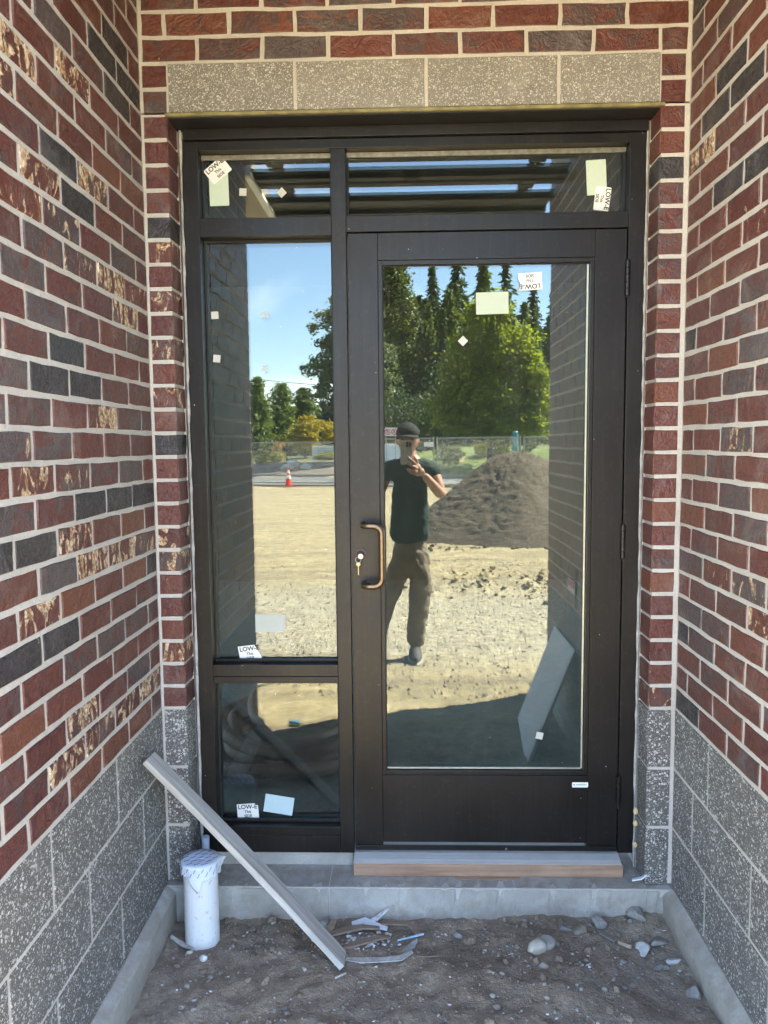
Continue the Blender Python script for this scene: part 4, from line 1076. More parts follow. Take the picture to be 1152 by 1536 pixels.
def film():
    n, m = 56, 12; V = []; F = []; r = random.Random(2)
    drop = [1.1 + 1.0 * max(0, math.sin(2 * math.pi * i / n * 1.0 + 2.2)) * .5 + r.uniform(-.25, .3) for i in range(n)]
    for i in range(n):                 # long hanging corner toward the camera
        a = 2 * math.pi * i / n; d = abs((a - 4.75 + math.pi) % (2 * math.pi) - math.pi)
        drop[i] += 1.7 * max(0, 1 - d / .45)
        d = abs((a - 3.5 + math.pi) % (2 * math.pi) - math.pi); drop[i] += .5 * max(0, 1 - d / .4)
    for j in range(m + 1):
        for i in range(n):
            a = 2 * math.pi * i / n; w = math.sin(7 * a) * .5 + math.sin(13 * a + 1) * .5
            if j <= 4: q = 2.36 * j / 4; z = pz1 + .06 + .12 * math.sin(3 * a) * (j / 4) * (1 - j / 4) - .05 * (j / 4) ** 4
            else:
                t = (j - 4) / (m - 4); q = 2.36 + .10 * t + .16 * w * t; z = pz1 - drop[i] * t
            if j > 4:
                d = abs((a - .35 + math.pi) % (2 * math.pi) - math.pi); q += .9 * max(0, 1 - d / .35) * math.sin(math.pi * min(1, (j - 4) / 6)); z += .6 * max(0, 1 - d / .35) * (j - 4) / 8
            V.append(((px_ + q * math.cos(a)) * I, (py_ + q * math.sin(a)) * I, z * I))
    for j in range(m):
        for i in range(n): F.append((j * n + i, j * n + (i + 1) % n, (j + 1) * n + (i + 1) % n, (j + 1) * n + i))
    o = MB().add(V, F).build('film', MAT['tape'], pi_, smooth=True)
    so_ = o.modifiers.new('solid', 'SOLIDIFY'); so_.thickness = .0006
    pr = MB(); r = random.Random(5)
    for gx_ in range(-2, 3):
        for gy__ in range(-2, 3):
            x = gx_ * .95 + (.4 if gy__ % 2 else 0); y = gy__ * .8
            if x * x + y * y > 4.0: continue
            for q in range(5):                    # broken slanting print
                u = -.32 + .16 * q; c0, s0 = math.cos(.65), math.sin(.65)
                cx, cy = px_ + x + u * c0, py_ + y + u * s0; h = r.uniform(.05, .09)
                pr.prism([((cx + a * c0 - b * s0) * I, (cy + a * s0 + b * c0) * I, (pz1 + .20) * I) for a, b in ((-.06, -h), (.06, -h), (.06, h), (-.06, h))], (0, 0, .0003))
    for i in range(15):
        a = 3.5 + i * .19; z = pz1 - .45 - (i % 2) * .55
        for q in range(4):
            aa = a + .028 * q; zz = z + .13 * q
            rr2 = 2.62
            pr.prism([((px_ + rr2 * math.cos(aa + da)) * I, (py_ + rr2 * math.sin(aa + da)) * I, (zz + dz) * I) for da, dz in ((0, -.08), (.026, -.06), (.026, .08), (0, .06))], ((.0003 * math.cos(aa)), .0003 * math.sin(aa), 0))
    pr.build('print', MAT['blueink'], o)
film()
tube2 = MB().lathe((4.45 * I, 2.6 * I, 0), [(.5 * I, 0), (.52 * I, 5 * I), (.52 * I, 5.05 * I)], 16)
tag(tube2.build('conduit', simple('pale_blue_conduit', (.42, .52, .66), .5), None, loc=(4.45 * I, 2.6 * I, 0)), 'pale blue conduit stub behind the white pipe by the jamb', 'conduit')

# plank leaning from the soil up to the left wall
A0 = Vector((24.0, -10.6, float(ground_h(24 * I, -10.6 * I)) / I + .2)); A1 = Vector((0.7, -8.8, 20.7))
ax = (A1 - A0).normalized(); wv = Vector((0.10, -1.0, 0)); wv = (wv - ax * wv.dot(ax)).normalized(); tv = ax.cross(wv)
if tv.z < 0: tv = -tv
pk = MB(); Lp = (A1 - A0).length; n = 14; V = []; F = []; r = random.Random(6)
for i in range(n + 1):
    for (a, b) in ((-1.6, 0), (1.6, 0), (1.6, .75), (-1.6, .75)):
        V.append((a * 1.0 + r.uniform(-.03, .03), b + r.uniform(-.02, .02) + .25 * math.sin(math.pi * i / n), Lp * i / n))
for i in range(n):
    for k in range(4): F.append((i * 4 + k, i * 4 + (k + 1) % 4, i * 4 + 4 + (k + 1) % 4, i * 4 + 4 + k))
F.append((3, 2, 1, 0)); F.append(tuple(n * 4 + k for k in range(4)))
me = bpy.data.meshes.new('plank'); me.from_pydata([(a * I, b * I, c * I) for a, b, c in V], [], F); me.update()
o = link('plank', me, MAT['plank']); mt = Matrix((wv, tv, ax)).transposed().to_4x4(); mt.translation = A0 * I; o.matrix_world = mt
bv = o.modifiers.new('bevel', 'BEVEL'); bv.width = .0015; bv.segments = 2
tag(o, 'weathered grey plank leaning across the corner onto the left wall', 'plank')

# grey board leaning on the right wall, seen in the door glass
q = [Vector(c) for c in ((66.1, -68.3, 16.3), (66.1, -46.6, 16.36), (54.77, -36.4, -3.6), (56.2, -57.3, -1.4))]
nn = (q[1] - q[0]).cross(q[2] - q[0]).normalized()
if nn.x > 0: nn = -nn
bd = MB().prism([c * I for c in q], -nn * .6 * I).build('board', MAT['sheet'], None, loc=q[2] * I, bevel=.002)
tag(bd, 'pale grey offcut board leaning on the right wall, mirrored in the door glass', 'board')
# blue rag-like tube on the lot near the left wall end
tag(MB().tube([(c[0] * I, c[1] * I, c[2] * I) for c in (gz(5.6, -57.4, .4), gz(6.4, -57.2, .6), gz(7.4, -56.6, .6), gz(8.3, -56.0, .4))], [.2 * I, .45 * I, .42 * I, .25 * I], 10).build('glove', MAT['blueobj'], None, loc=tuple(c * I for c in gz(7, -57))), 'small bright blue scrap on the sunny soil, mirrored in the sidelight', 'scrap')
# coil of corrugated pipe inside, behind the low sidelight glass
co = thing('pipe_coil', (17 * I, 46 * I, .1 * I), 'coil of brown corrugated pipe on the floor behind the low sidelight pane', 'pipe coil')
g_ = random.Random(12)
for li, (rad, z, dx, dyy) in enumerate(((20, 2.0, 0, 0), (16.6, 2.2, .6, .8), (13.6, 2.0, -.5, 1.0), (19.2, 5.2, .5, 1.5), (15.2, 5.4, 0, -.5), (12.4, 8.2, 1.4, 2.5))):
    pts = []; rs = []; N_ = 240
    for i in range(N_):
        a = 2 * math.pi * i / N_; rr_ = rad * .92 + .5 * math.sin(2 * a + li) + .25 * math.sin(5 * a)
        pts.append(((9.5 + dx + .80 * rr_ * math.cos(a)) * I, (47 + dyy + rr_ * .95 * math.sin(a)) * I, (z + .5 * math.sin(3 * a + li)) * I)); rs.append((1.30 if i % 2 else 1.12) * I)
    MB().tube(pts, rs, 10, closed=True).build('loop', MAT['hose'], co, smooth=True)
# ------------------------------------------------------------------ the person holding the phone
def skin_mesh(verts, edges, sub=2):
    """verts: (x,y,z,r) in inches; grown with a Skin modifier; returns evaluated vertices and faces"""
    me = bpy.data.meshes.new('tmp'); me.from_pydata([(v[0] * I, v[1] * I, v[2] * I) for v in verts], edges, []); me.update()
    o = bpy.data.objects.new('tmp', me); COL.objects.link(o)
    sk = o.modifiers.new('skin', 'SKIN'); sk.use_smooth_shade = True; sk.branch_smoothing = 0.6
    for i, v in enumerate(verts):
        d = me.skin_vertices[0].data[i]; rr_ = v[3] if isinstance(v[3], tuple) else (v[3], v[3]); d.radius = (rr_[0] * I, rr_[1] * I); d.use_root = (i == 0)
    s_ = o.modifiers.new('sub', 'SUBSURF'); s_.levels = sub; s_.render_levels = sub
    dg = bpy.context.evaluated_depsgraph_get(); ev = bpy.data.meshes.new_from_object(o.evaluated_get(dg))
    V = [tuple(v.co) for v in ev.vertices]; F = [tuple(p.vertices) for p in ev.polygons]
    bpy.data.objects.remove(o); bpy.data.meshes.remove(ev); return V, F
def remeshed(parts, voxel, smooth_it=4):
    mb = MB()
    for V, F in parts: mb.add(V, F)
    me = bpy.data.meshes.new('tmp'); me.from_pydata(mb.v, [], mb.f); me.update()
    o = bpy.data.objects.new('tmp', me); COL.objects.link(o)
    r_ = o.modifiers.new('remesh', 'REMESH'); r_.mode = 'VOXEL'; r_.voxel_size = voxel; r_.use_smooth_shade = True
    s_ = o.modifiers.new('smooth', 'SMOOTH'); s_.factor = .5; s_.iterations = smooth_it
    dg = bpy.context.evaluated_depsgraph_get(); ev = bpy.data.meshes.new_from_object(o.evaluated_get(dg))
    V = [tuple(v.co) for v in ev.vertices]; F = [tuple(p.vertices) for p in ev.polygons]
    bpy.data.objects.remove(o); return V, F
def ell(c, r, n=20, m=14, f=None):
    V = []; F = []
    for j in range(m + 1):
        t = math.pi * j / m
        for i in range(n):
            a = 2 * math.pi * i / n; d = Vector((math.sin(t) * math.cos(a), math.sin(t) * math.sin(a), math.cos(t)))
            p = Vector((d.x * r[0], d.y * r[1], d.z * r[2]))
            if f: p = f(p, d)
            V.append(((c[0] + p.x) * I, (c[1] + p.y) * I, (c[2] + p.z) * I))
    for j in range(m):
        for i in range(n): F.append((j * n + i, (j + 1) * n + i, (j + 1) * n + (i + 1) % n, j * n + (i + 1) % n))
    return V, F

CX, CY = 33.2, -113.0
GZP = float(ground_h(34 * I, -111 * I)) / I
pe = thing('person', (CX * I, CY * I, GZP * I), 'person in black cap, dark green t-shirt and khaki trousers photographing with a phone', 'person')
HC = (32.7, -112.2, 59.3)
def headf(p, d):
    q = p.copy()
    if d.z < -.1: q.x *= 1 - .28 * (-d.z - .1); q.y *= 1 - (.12 if d.y > 0 else .35) * (-d.z - .1)
    if d.y < 0 and d.z < 0: q.y *= .85
    return q
SH = (41.0, -113.2, 52.4); EL = (42.1, -109.6, 43.7); WR = (37.0, -101.6, 49.9)
LSH = (25.4, -113.2, 52.4); LEL = (23.7, -113.0, 42.2); LWR = (24.0, -109.6, 33.0)
body = [skin_mesh([(CX, CY, 34, (3.6, 2.6)), (CX, CY, 40, (5.0, 3.4)), (CX, CY, 47, (5.4, 3.5)), (CX, CY - .2, 51.5, (4.4, 2.9)), (CX - .2, CY, 55, (2.3, 2.4)), (HC[0], HC[1] - .2, 58, (2.1, 2.3)),
        (SH[0] - 1.7, SH[1], SH[2] - .8, 2.3), (EL[0] - .5, EL[1] - .6, EL[2] + 1.5, 1.75), (EL[0], EL[1], EL[2], 1.55), (EL[0] - 1.6, EL[1] + 2.4, EL[2] + 2, 1.6), (WR[0], WR[1], WR[2], 1.05),
        (LSH[0] + 1.7, LSH[1], LSH[2] - .8, 2.3), (LEL[0], LEL[1], LEL[2], 1.6), (LWR[0], LWR[1], LWR[2], 1.05),
        (CX + 3.1, CY, 27, 2.0), (35.9, -112.6, 13, 1.7), (34.5, -112.2, 1.0, 1.3), (CX - 3.1, CY, 27, 2.0), (26.0, -112.9, 13, 1.7), (23.0, -112.6, 1.0, 1.3)],
        [(0, 1), (1, 2), (2, 3), (3, 4), (4, 5), (3, 6), (6, 7), (7, 8), (8, 9), (9, 10), (3, 11), (11, 12), (12, 13), (0, 14), (14, 15), (15, 16), (0, 17), (17, 18), (18, 19)])]
body.append(ell(HC, (2.95, 3.7, 4.45), 28, 20, headf))
body.append(ell((HC[0], HC[1] + 3.6, HC[2] - .6), (.48, .75, .85)))                         # nose
body.append(ell((HC[0], HC[1] + 3.35, HC[2] + .1), (.32, .5, .9)))
for s in (-1, 1):
    body.append(ell((HC[0] + s * 3.0, HC[1] - .3, HC[2] - .3), (.35, .75, 1.15)))             # ears
    body.append(ell((HC[0] + s * 1.3, HC[1] + 3.0, HC[2] + .75), (.95, .5, .32)))             # brow ridge
body.append(ell((HC[0], HC[1] + 3.2, HC[2] - 2.0), (1.0, .45, .28))); body.append(ell((HC[0], HC[1] + 3.05, HC[2] - 2.5), (.85, .45, .28)))   # lips
# right hand round the phone: palm and five fingers
PH = (32.3, -98.95)
hand = [ell((35.3, -100.3, 51.2), (1.15, .85, 1.7)), ell((36.2, -101.0, 50.6), (1.05, .85, 1.2))]
hand.append(skin_mesh([(35.0, -99.7, 52.3, .42), (34.4, -98.75, 53.2, .40), (33.5, -98.45, 54.0, .37), (32.6, -98.42, 54.9, .32)], [(0, 1), (1, 2), (2, 3)]))
hand.append(skin_mesh([(35.1, -99.6, 51.6, .44), (34.6, -98.6, 52.0, .42), (33.6, -98.35, 52.5, .39), (32.4, -98.4, 52.9, .33)], [(0, 1), (1, 2), (2, 3)]))
hand.append(skin_mesh([(35.1, -99.6, 50.7, .44), (34.5, -98.7, 51.0, .41), (33.3, -98.5, 51.4, .38), (32.1, -98.8, 51.7, .32)], [(0, 1), (1, 2), (2, 3)]))
hand.append(skin_mesh([(35.2, -99.9, 49.9, .40), (34.4, -99.1, 50.1, .37), (33.3, -99.1, 50.7, .34), (32.4, -99.3, 51.5, .29)], [(0, 1), (1, 2), (2, 3)]))
hand.append(skin_mesh([(35.5, -101.0, 51.6, .55), (35.3, -101.0, 53.0, .46), (34.7, -100.2, 54.4, .40), (34.2, -99.75, 55.2, .33)], [(0, 1), (1, 2), (2, 3)]))
# left hand hanging, slightly curled
lh = [ell((24.1, -108.9, 30.9), (.65, 1.45, 1.9))]
for i, (dy_, ln) in enumerate(((1.1, 1.0), (.4, 1.12), (-.3, 1.05), (-1.0, .85))):
    x0, y0, z0 = 24.1, -108.9 + dy_, 29.4
    lh.append(skin_mesh([(x0, y0, z0 + .5, .40), (x0 - .1, y0 + .1, z0 - 1.2 * ln, .37), (x0 + .3, y0 + .1, z0 - 2.2 * ln, .34), (x0 + .9, y0, z0 - 2.9 * ln, .28)], [(0, 1), (1, 2), (2, 3)]))
lh.append(skin_mesh([(24.4, -107.7, 31.6, .5), (24.7, -106.9, 30.4, .44), (24.9, -106.6, 29.2, .36)], [(0, 1), (1, 2)]))
V, F = remeshed(body + hand + lh, 0.0046, 2)
MB().add(V, F).build('body', MAT['skin'], pe, smooth=True)
for s in (-1, 1):
    v, f = ell((HC[0] + s * 1.3, HC[1] + 3.15, HC[2] + .15), (.55, .3, .26), 12, 8); MB().add(v, f).build('eye', MAT['hair'], pe, smooth=True)
# hair below the cap
def hairf(p, d):
    return p if not (d.y > .25 and d.z < .35) else Vector((p.x * .9, p.y * .9, p.z * .9))
v, f = ell((HC[0], HC[1] - .15, HC[2] + .55), (3.12, 3.75, 4.2), 28, 18, lambda p, d: p if (d.z > -.35 and not (d.y > .15 and d.z < .45)) else p * .86)
MB().add(v, f).build('hair', MAT['hair'], pe, smooth=True)
# cap: crown, brim turned a little aside, button
v, f = ell((HC[0], HC[1], HC[2] + 1.7), (3.35, 4.1, 3.25), 32, 16, lambda p, d: Vector((p.x, p.y, max(p.z, -.35) * (1.0 if d.z > 0 else 1))))
cp_ = MB().add(v, f).build('cap', MAT['cap'], pe, smooth=True)
V = []; F = []; nb = 18
for lay in (0, .16):
    for j in range(4):
        for i in range(nb + 1):
            a = R(28 + 128 * i / nb); t = j / 3; ex = math.sin(math.pi * i / nb) ** .6
            rx = 3.3 + .35 * t; ry = 4.0 + 2.9 * t * ex
            V.append(((HC[0] + rx * math.cos(a)) * I, (HC[1] + ry * math.sin(a)) * I, (HC[2] + 1.35 - .55 * t - .9 * (math.cos(a)) ** 2 * (0.3 + .7 * t) + lay) * I))
w_ = nb + 1
for j in range(3):
    for i in range(nb):
        a = j * w_ + i; F.append((a, a + w_, a + w_ + 1, a + 1)); b_ = a + 4 * w_; F.append((b_, b_ + 1, b_ + w_ + 1, b_ + w_))
for i in range(nb): a = 3 * w_ + i; F.append((a, a + 4 * w_, a + 4 * w_ + 1, a + 1))
MB().add(V, F).build('brim', MAT['cap'], cp_, smooth=True)
# t-shirt
ts = [skin_mesh([(CX, CY, 28.6, (6.35, 4.7)), (CX, CY, 35, (6.2, 4.6)), (CX, CY, 41, (6.1, 4.6)), (CX, CY, 47, (6.6, 4.7)), (CX, CY - .2, 51.6, (6.2, 4.0)), (CX - .2, CY - .1, 53.7, (3.1, 3.0)),
        (SH[0] - 1.2, SH[1], SH[2] - .7, 3.7), (SH[0] + .5, SH[1] + 1.0, 48.4, 3.0), (LSH[0] + 1.2, LSH[1], LSH[2] - .7, 3.7), (LSH[0] - .3, LSH[1] + .3, 47.6, 2.85)],
        [(0, 1), (1, 2), (2, 3), (3, 4), (4, 5), (4, 6), (6, 7), (4, 8), (8, 9)])]
V, F = remeshed(ts, 0.010, 3)
o = MB().add(V, F).build('t_shirt', MAT['shirt'], pe, smooth=True)
tx = bpy.data.textures.new('cloth_folds', 'CLOUDS'); tx.noise_scale = .10
dm = o.modifiers.new('folds', 'DISPLACE'); dm.texture = tx; dm.strength = .028; dm.mid_level = .5
# trousers
tr_ = [skin_mesh([(CX, CY, 34.5, (5.6, 4.1)), (CX, CY, 27.0, (6.6, 5.2)), (CX + 3.3, CY, 22.5, (4.2, 4.3)), (35.9, -112.7, 13, (3.1, 3.3)), (35.1, -112.4, 7, (2.75, 3.0)), (34.6, -112.0, GZP + 3.0, (2.2, 2.5)),
        (CX - 3.3, CY, 22.5, (4.2, 4.3)), (26.0, -112.9, 13, (3.1, 3.3)), (24.4, -112.8, 7, (2.75, 3.0)), (23.0, -112.4, GZP + 3.0, (2.2, 2.5))],
        [(0, 1), (1, 2), (2, 3), (3, 4), (4, 5), (1, 6), (6, 7), (7, 8), (8, 9)])]
V, F = remeshed(tr_, 0.010, 2)
o = MB().add(V, F).build('trousers', MAT['trouser'], pe, smooth=True)
tx2 = bpy.data.textures.new('trouser_folds', 'CLOUDS'); tx2.noise_scale = .07
dm = o.modifiers.new('folds', 'DISPLACE'); dm.texture = tx2; dm.strength = .03; dm.mid_level = .5
# shoes
for x0, ya in ((34.5, .12), (22.8, -.25)):
    def shf(p, d):
        q = p.copy(); q.z = max(q.z, -1.1)
        if d.y > -.2: q.z *= 1 - .50 * max(0, min(1, (d.y + .2) * 1.1)); q.x *= 1 - .25 * d.y * d.y
        q.x += ya * q.y * .5; return q
    v, f = ell((x0, -110.0, GZP + 1.75), (1.9, 6.0, 3.0), 24, 14, shf)
    s_ = MB().add(v, f).build('shoe', MAT['shoe'], pe, smooth=True)
    v, f = ell((x0, -110.0, GZP + .62), (2.1, 6.2, 1.0), 24, 8, lambda p, d: Vector((p.x * (1 - .25 * max(0, d.y) ** 2) + ya * p.y * .5, p.y, max(-.55, min(.4, p.z)))))
    MB().add(v, f).build('sole', MAT['sole'], s_, smooth=False)
# phone, its lens bumps just behind the viewpoint
ph = thing('phone', (32.3 * I, -98.9 * I, 55.8 * I), 'silver phone held upright in front of the face of the person', 'phone')
P = [(32.3 + a, 55.9 + b) for a, b in rrect(3.2, 6.3, .45, 5)]
MB().prism([(x * I, -98.82 * I, z * I) for x, z in P][::-1], (0, -.34 * I, 0)).build('case', MAT['phone'], ph, bevel=.001)
MB().prism([(x * I, -98.80 * I, z * I) for x, z in [(32.9 + a, 58.1 + b) for a, b in rrect(1.6, 1.6, .35, 4)]][::-1], (0, -.03 * I, 0)).build('camera_plate', MAT['silver'], ph)
for a, b in ((-.35, .36), (-.35, -.36), (.4, 0)): MB().lathe(((32.9 + a) * I, -98.79 * I, (58.1 + b) * I), [(.27 * I, 0), (.25 * I, .05 * I)], 18, 'y').build('lens_ring', MAT['black'], ph)
MB().prism([(x * I, -99.17 * I, z * I) for x, z in [(32.3 + a, 55.9 + b) for a, b in rrect(2.9, 6.0, .35, 4)]], (0, -.01 * I, 0)).build('screen', MAT['black'], ph)

# ------------------------------------------------------------------ chain-link fence along the near kerb
def fence_panel(x0, y0, x1, y1, zb, zt, label):
    t = thing('chain_link_fence', ((x0 + x1) / 2, (y0 + y1) / 2, zb), label, 'fence', 'chain-link panels along the road')
    d = Vector((x1 - x0, y1 - y0, 0)); L = d.length; d.normalize(); off = d * .07
    a, b = Vector((x0, y0, 0)) + off, Vector((x1, y1, 0)) - off
    for p in (a, b): MB().tube([p + Vector((0, 0, zb)), p + Vector((0, 0, zt + .06))], .026, 8).build('post', MAT['steel'], t, smooth=False)
    for z in (zt, zb + .12): MB().tube([a + Vector((0, 0, z)), b + Vector((0, 0, z))], .021, 8).build('rail', MAT['steel'], t)
    h = zt - zb - .14; V = []; F = []; n = 0; st = .068; r = .0016
    W = (b - a).length; nrm = Vector((-d.y, d.x, 0))
    for sg in (1, -1):
        k0 = -h if sg > 0 else 0; k = k0
        while k < W + (0 if sg > 0 else h):
            u0, u1 = k, k + sg * h; z0, z1 = 0, h
            lo, hi = 0.0, 1.0
            for (u, du) in ((u0, u1 - u0),):
                ta, tb = (0 - u) / du, (W - u) / du
                lo, hi = max(lo, min(ta, tb)), min(hi, max(ta, tb))
            if hi - lo > .03:
                pa = a + d * (u0 + (u1 - u0) * lo) + Vector((0, 0, zb + .13 + h * lo)); pb = a + d * (u0 + (u1 - u0) * hi) + Vector((0, 0, zb + .13 + h * hi))
                e = (pb - pa).normalized(); s1 = nrm * r; s2 = e.cross(nrm) * r
                for p in (pa, pb): V += [p + s1, p - s1 * .5 + s2 * .87, p - s1 * .5 - s2 * .87]
                F += [(n, n + 1, n + 4, n + 3), (n + 1, n + 2, n + 5, n + 4), (n + 2, n, n + 3, n + 5)]; n += 6
            k += st
    o = MB().add(V, F).build('chain_link', MAT['steel'], t); o['kind'] = 'stuff'
    return t
FP = [(-9.0, -31.0, -5.9, -30.3), (-5.9, -30.3, -1.57, -28.7), (-1.57, -28.7, 1.93, -27.2), (1.93, -27.2, 5.18, -26.7), (5.18, -26.7, 8.3, -26.2), (8.3, -26.2, 11.5, -25.6)]
FL_ = ['chain-link panel at the far left, behind the left wall end', 'chain-link panel left of the doorway view, in front of the white sign', 'chain-link panel behind the person', 'chain-link panel in front of the leafy maple, left of the teal post', 'chain-link panel to the right of the soil heap', 'last chain-link panel, far right']
for (x0, y0, x1, y1), lb in zip(FP, FL_): fence_panel(x0, y0, x1, y1, -.24, 1.55 if x0 < -2 else 1.66, lb)
np_ = MB(); np_.box(1.50, 1.86, -27.22, -27.20, 1.34, 1.52, 1)
tag(np_.build('fence_sign', MAT['paper'], None, loc=(1.68, -27.2, 1.34)), 'small white plate tied to the fence beside the person', 'sign')
# traffic cone
cn_ = thing('traffic_cone', (-3.95, -28.35, -.185), 'orange and white traffic cone on the kerb', 'traffic cone')
orange = simple('orange_red_cone', (.75, .06, .03), .5)
def conebit(z0, z1, nm, mt):
    r_ = lambda z: .135 - .105 * z / .68
    MB().lathe((-3.95, -28.35, -.155), [(r_(z0), z0), (r_(z1), z1)], 20).build(nm, mt, cn_, smooth=False)
MB().box(-4.13, -3.77, -28.53, -28.17, -.185, -.155, 1).build('base', orange, cn_)
conebit(0, .25, 'body', orange); conebit(.252, .40, 'white_band', MAT['white']); conebit(.402, .47, 'body', orange); conebit(.472, .60, 'white_band', MAT['white']); conebit(.602, .69, 'tip', orange)

# ------------------------------------------------------------------ beyond the road
def fh(x, y): return float(far_h(np.array(x, float), np.array(y, float)))
sg_ = thing('monument_sign', (-4.3, -49.2, fh(-4.3, -49.2)), 'pale blue white monument sign with raised grey letters beyond the road', 'sign')
z0 = fh(-4.3, -49.2)
MB().box(-5.5, -2.6, -49.4, -49.0, z0 - .2, 1.36, 1).build('slab', MAT['white'], sg_, bevel=.01)
MB().box(-5.15, -2.75, -49.0, -48.96, z0 + .05, 1.22, 1).build('panel', MAT['signpanel'], sg_, bevel=.004)
me = text_mesh('ELIZZA', .34, .004)
V = [(-4.18 + v.co.x, -48.955, .78 + v.co.y) for v in me.vertices]
MB().add(V, [tuple(p.vertices) for p in me.polygons]).build('lettering', MAT['letter'], sg_)
ns = thing('road_sign', (.25, -31.4, -.3), 'white board with two red ringed prohibition symbols left of the cap', 'sign')
MB().box(-.16, .46, -31.42, -31.40, 1.80, 2.16, 1).build('board', MAT['white'], ns)
for x in (0.0, .3):
    MB().tube([(x + .115 * math.cos(a), -31.39, 1.98 + .115 * math.sin(a)) for a in [2 * math.pi * i / 24 for i in range(24)]], .018, 6, closed=True).build('ring', MAT['red'], ns)
    MB().tube([(x - .08, -31.395, 2.06), (x + .08, -31.395, 1.90)], .014, 6).build('slash', MAT['red'], ns)
    mm = text_mesh('P', .16, .006); MB().add([(x + v.co.x, -31.398, 1.98 + v.co.y) for v in mm.vertices], [tuple(p.vertices) for p in mm.polygons]).build('letter', MAT['ink'], ns)
for x in (-.05, .35): MB().box(x - .02, x + .02, -31.46, -31.43, -.33, 1.9, 1).build('post', MAT['steel'], ns)
tl = thing('trailer', (-.2, -33.6, -.33), 'small pale blue box trailer parked on the road behind the person', 'trailer')
MB().box(-1.9, .85, -34.6, -33.3, .2, 1.42, 1).build('box', MAT['signpanel'], tl, bevel=.03)
MB().box(-1.92, .87, -34.62, -33.28, 1.36, 1.46, 1).build('roof_edge', MAT['white'], tl, bevel=.01)
for x in (-1.2, -.2): MB().lathe((x, -33.5, 0), [(.1, -.09), (.33, -.07), (.33, .07), (.1, .09)], 24, 'y').build('wheel', MAT['tyre'], tl)
MB().box(-2.0, .95, -33.27, -33.2, .02, .24, 1).build('skirt', MAT['darkpaint'], tl)
car = thing('parked_car', (-10.2, -72.2, fh(-10.2, -72.2)), 'black car parked beyond the yellow tree', 'car')
zc = fh(-10.2, -72.2); prof = [(-2.2, .3), (-2.25, .75), (-1.9, .95), (-1.1, 1.05), (-.5, 1.55), (1.2, 1.6), (1.9, 1.1), (2.2, 1.0), (2.25, .35)]
MB().prism([(-10.2 + x, -73.1, zc + z) for x, z in prof], (0, 1.8, 0)).build('body', MAT['car'], car, bevel=.05)
MB().prism([(-10.2 + x, -71.29, zc + z) for x, z in ((-.95, 1.08), (-.42, 1.48), (1.1, 1.52), (1.6, 1.1))], (0, .02, 0)).build('window', MAT['carglass'], car)
for x in (-1.4, 1.4): MB().lathe((-10.2 + x, -71.3, zc + .34), [(.1, -.12), (.34, -.1), (.34, .1), (.1, .12)], 20, 'y').build('wheel', MAT['tyre'], car)
hb = thing('far_building', (-16, -79, fh(-16, -79)), 'low white building beyond the parking lot, far left', 'building')
zz = fh(-16, -79); MB().box(-22, -13.6, -84, -78, zz - .5, zz + 3.0, 1).build('wall', MAT['white'], hb); MB().box(-22.4, -13.2, -84.4, -77.6, zz + 3.0, zz + 3.25, 1).build('roof', MAT['darkpaint'], hb)
for x in (-20, -17.5, -15): MB().box(x - .6, x + .6, -77.99, -77.93, zz + .9, zz + 2.1, 1).build('window', MAT['carglass'], hb)
up_ = thing('utility_pole', (-17.2, -92.2, fh(-17, -92)), 'wooden utility pole with two crossarms above the cedars', 'utility pole')
MB().tube([(-17.2, -92.2, 0), (-17.2, -92.2, 9.6)], [.17, .11], 10).build('pole', MAT['bark'], up_)
for z in (9.15, 8.5):
    MB().box(-18.1, -16.3, -92.26, -92.12, z - .06, z + .06, 1).build('crossarm', MAT['bark'], up_)
    for x in (-18.0, -17.6, -16.8, -16.4): MB().lathe((x, -92.2, z + .06), [(.04, 0), (.07, .05), (.04, .16)], 8).build('insulator', MAT['letter'], up_)
for x, z, lb in ((-16.4, 9.3, 'upper power line nearest the camera, from the top crossarm'), (-16.8, 9.3, 'upper power line set back on the top crossarm'), (-16.4, 8.6, 'lowest power line, from the lower crossarm')):
    tag(MB().tube([(x + t * 60, -92.2 - 14 * t, z - 7 * t * (1 - t) + 1.0 * t) for t in [i / 20 for i in range(21)]], .018, 5).build('power_line', MAT['black']), lb, 'power line', 'power lines')
tag(MB().lathe((6.2, -35.9, -.33), [(.16, 0), (.16, 2.3), (.10, 2.36)], 14).build('marker_post', MAT['teal'], None, loc=(6.2, -35.9, -.33)), 'teal round post beyond the fence, above the soil heap', 'post')
dp = MB().tube([(-6.9, -47.2, 0), (-6.9, -47.2, 1.5)], .06, 8); dp.box(-7.15, -6.7, -47.3, -47.1, 1.0, 1.35, 1)
tag(dp.build('mailbox_post', MAT['black'], None, loc=(-6.9, -47.2, 0)), 'dark post with a small box among the boulders', 'post')
for lb, x, y, r_, sd_ in (('biggest pale boulder in the mulch bed, below the dark post', -6.05, -43.6, .58, 41), ('low pale boulder in front of the biggest one', -6.2, -42.6, .42, 43), ('pale boulder in the mulch bed, right of the traffic cone', -5.1, -42.6, .40, 44)):
    v, f = rock_verts(r_, sd_, 2, .7, .3); tag(link('boulder', np_mesh('boulder', v, f), MAT['boulder'], None, (x, y, fh(x, y) + r_ * .25)), lb, 'boulder', 'boulders in the mulch bed')

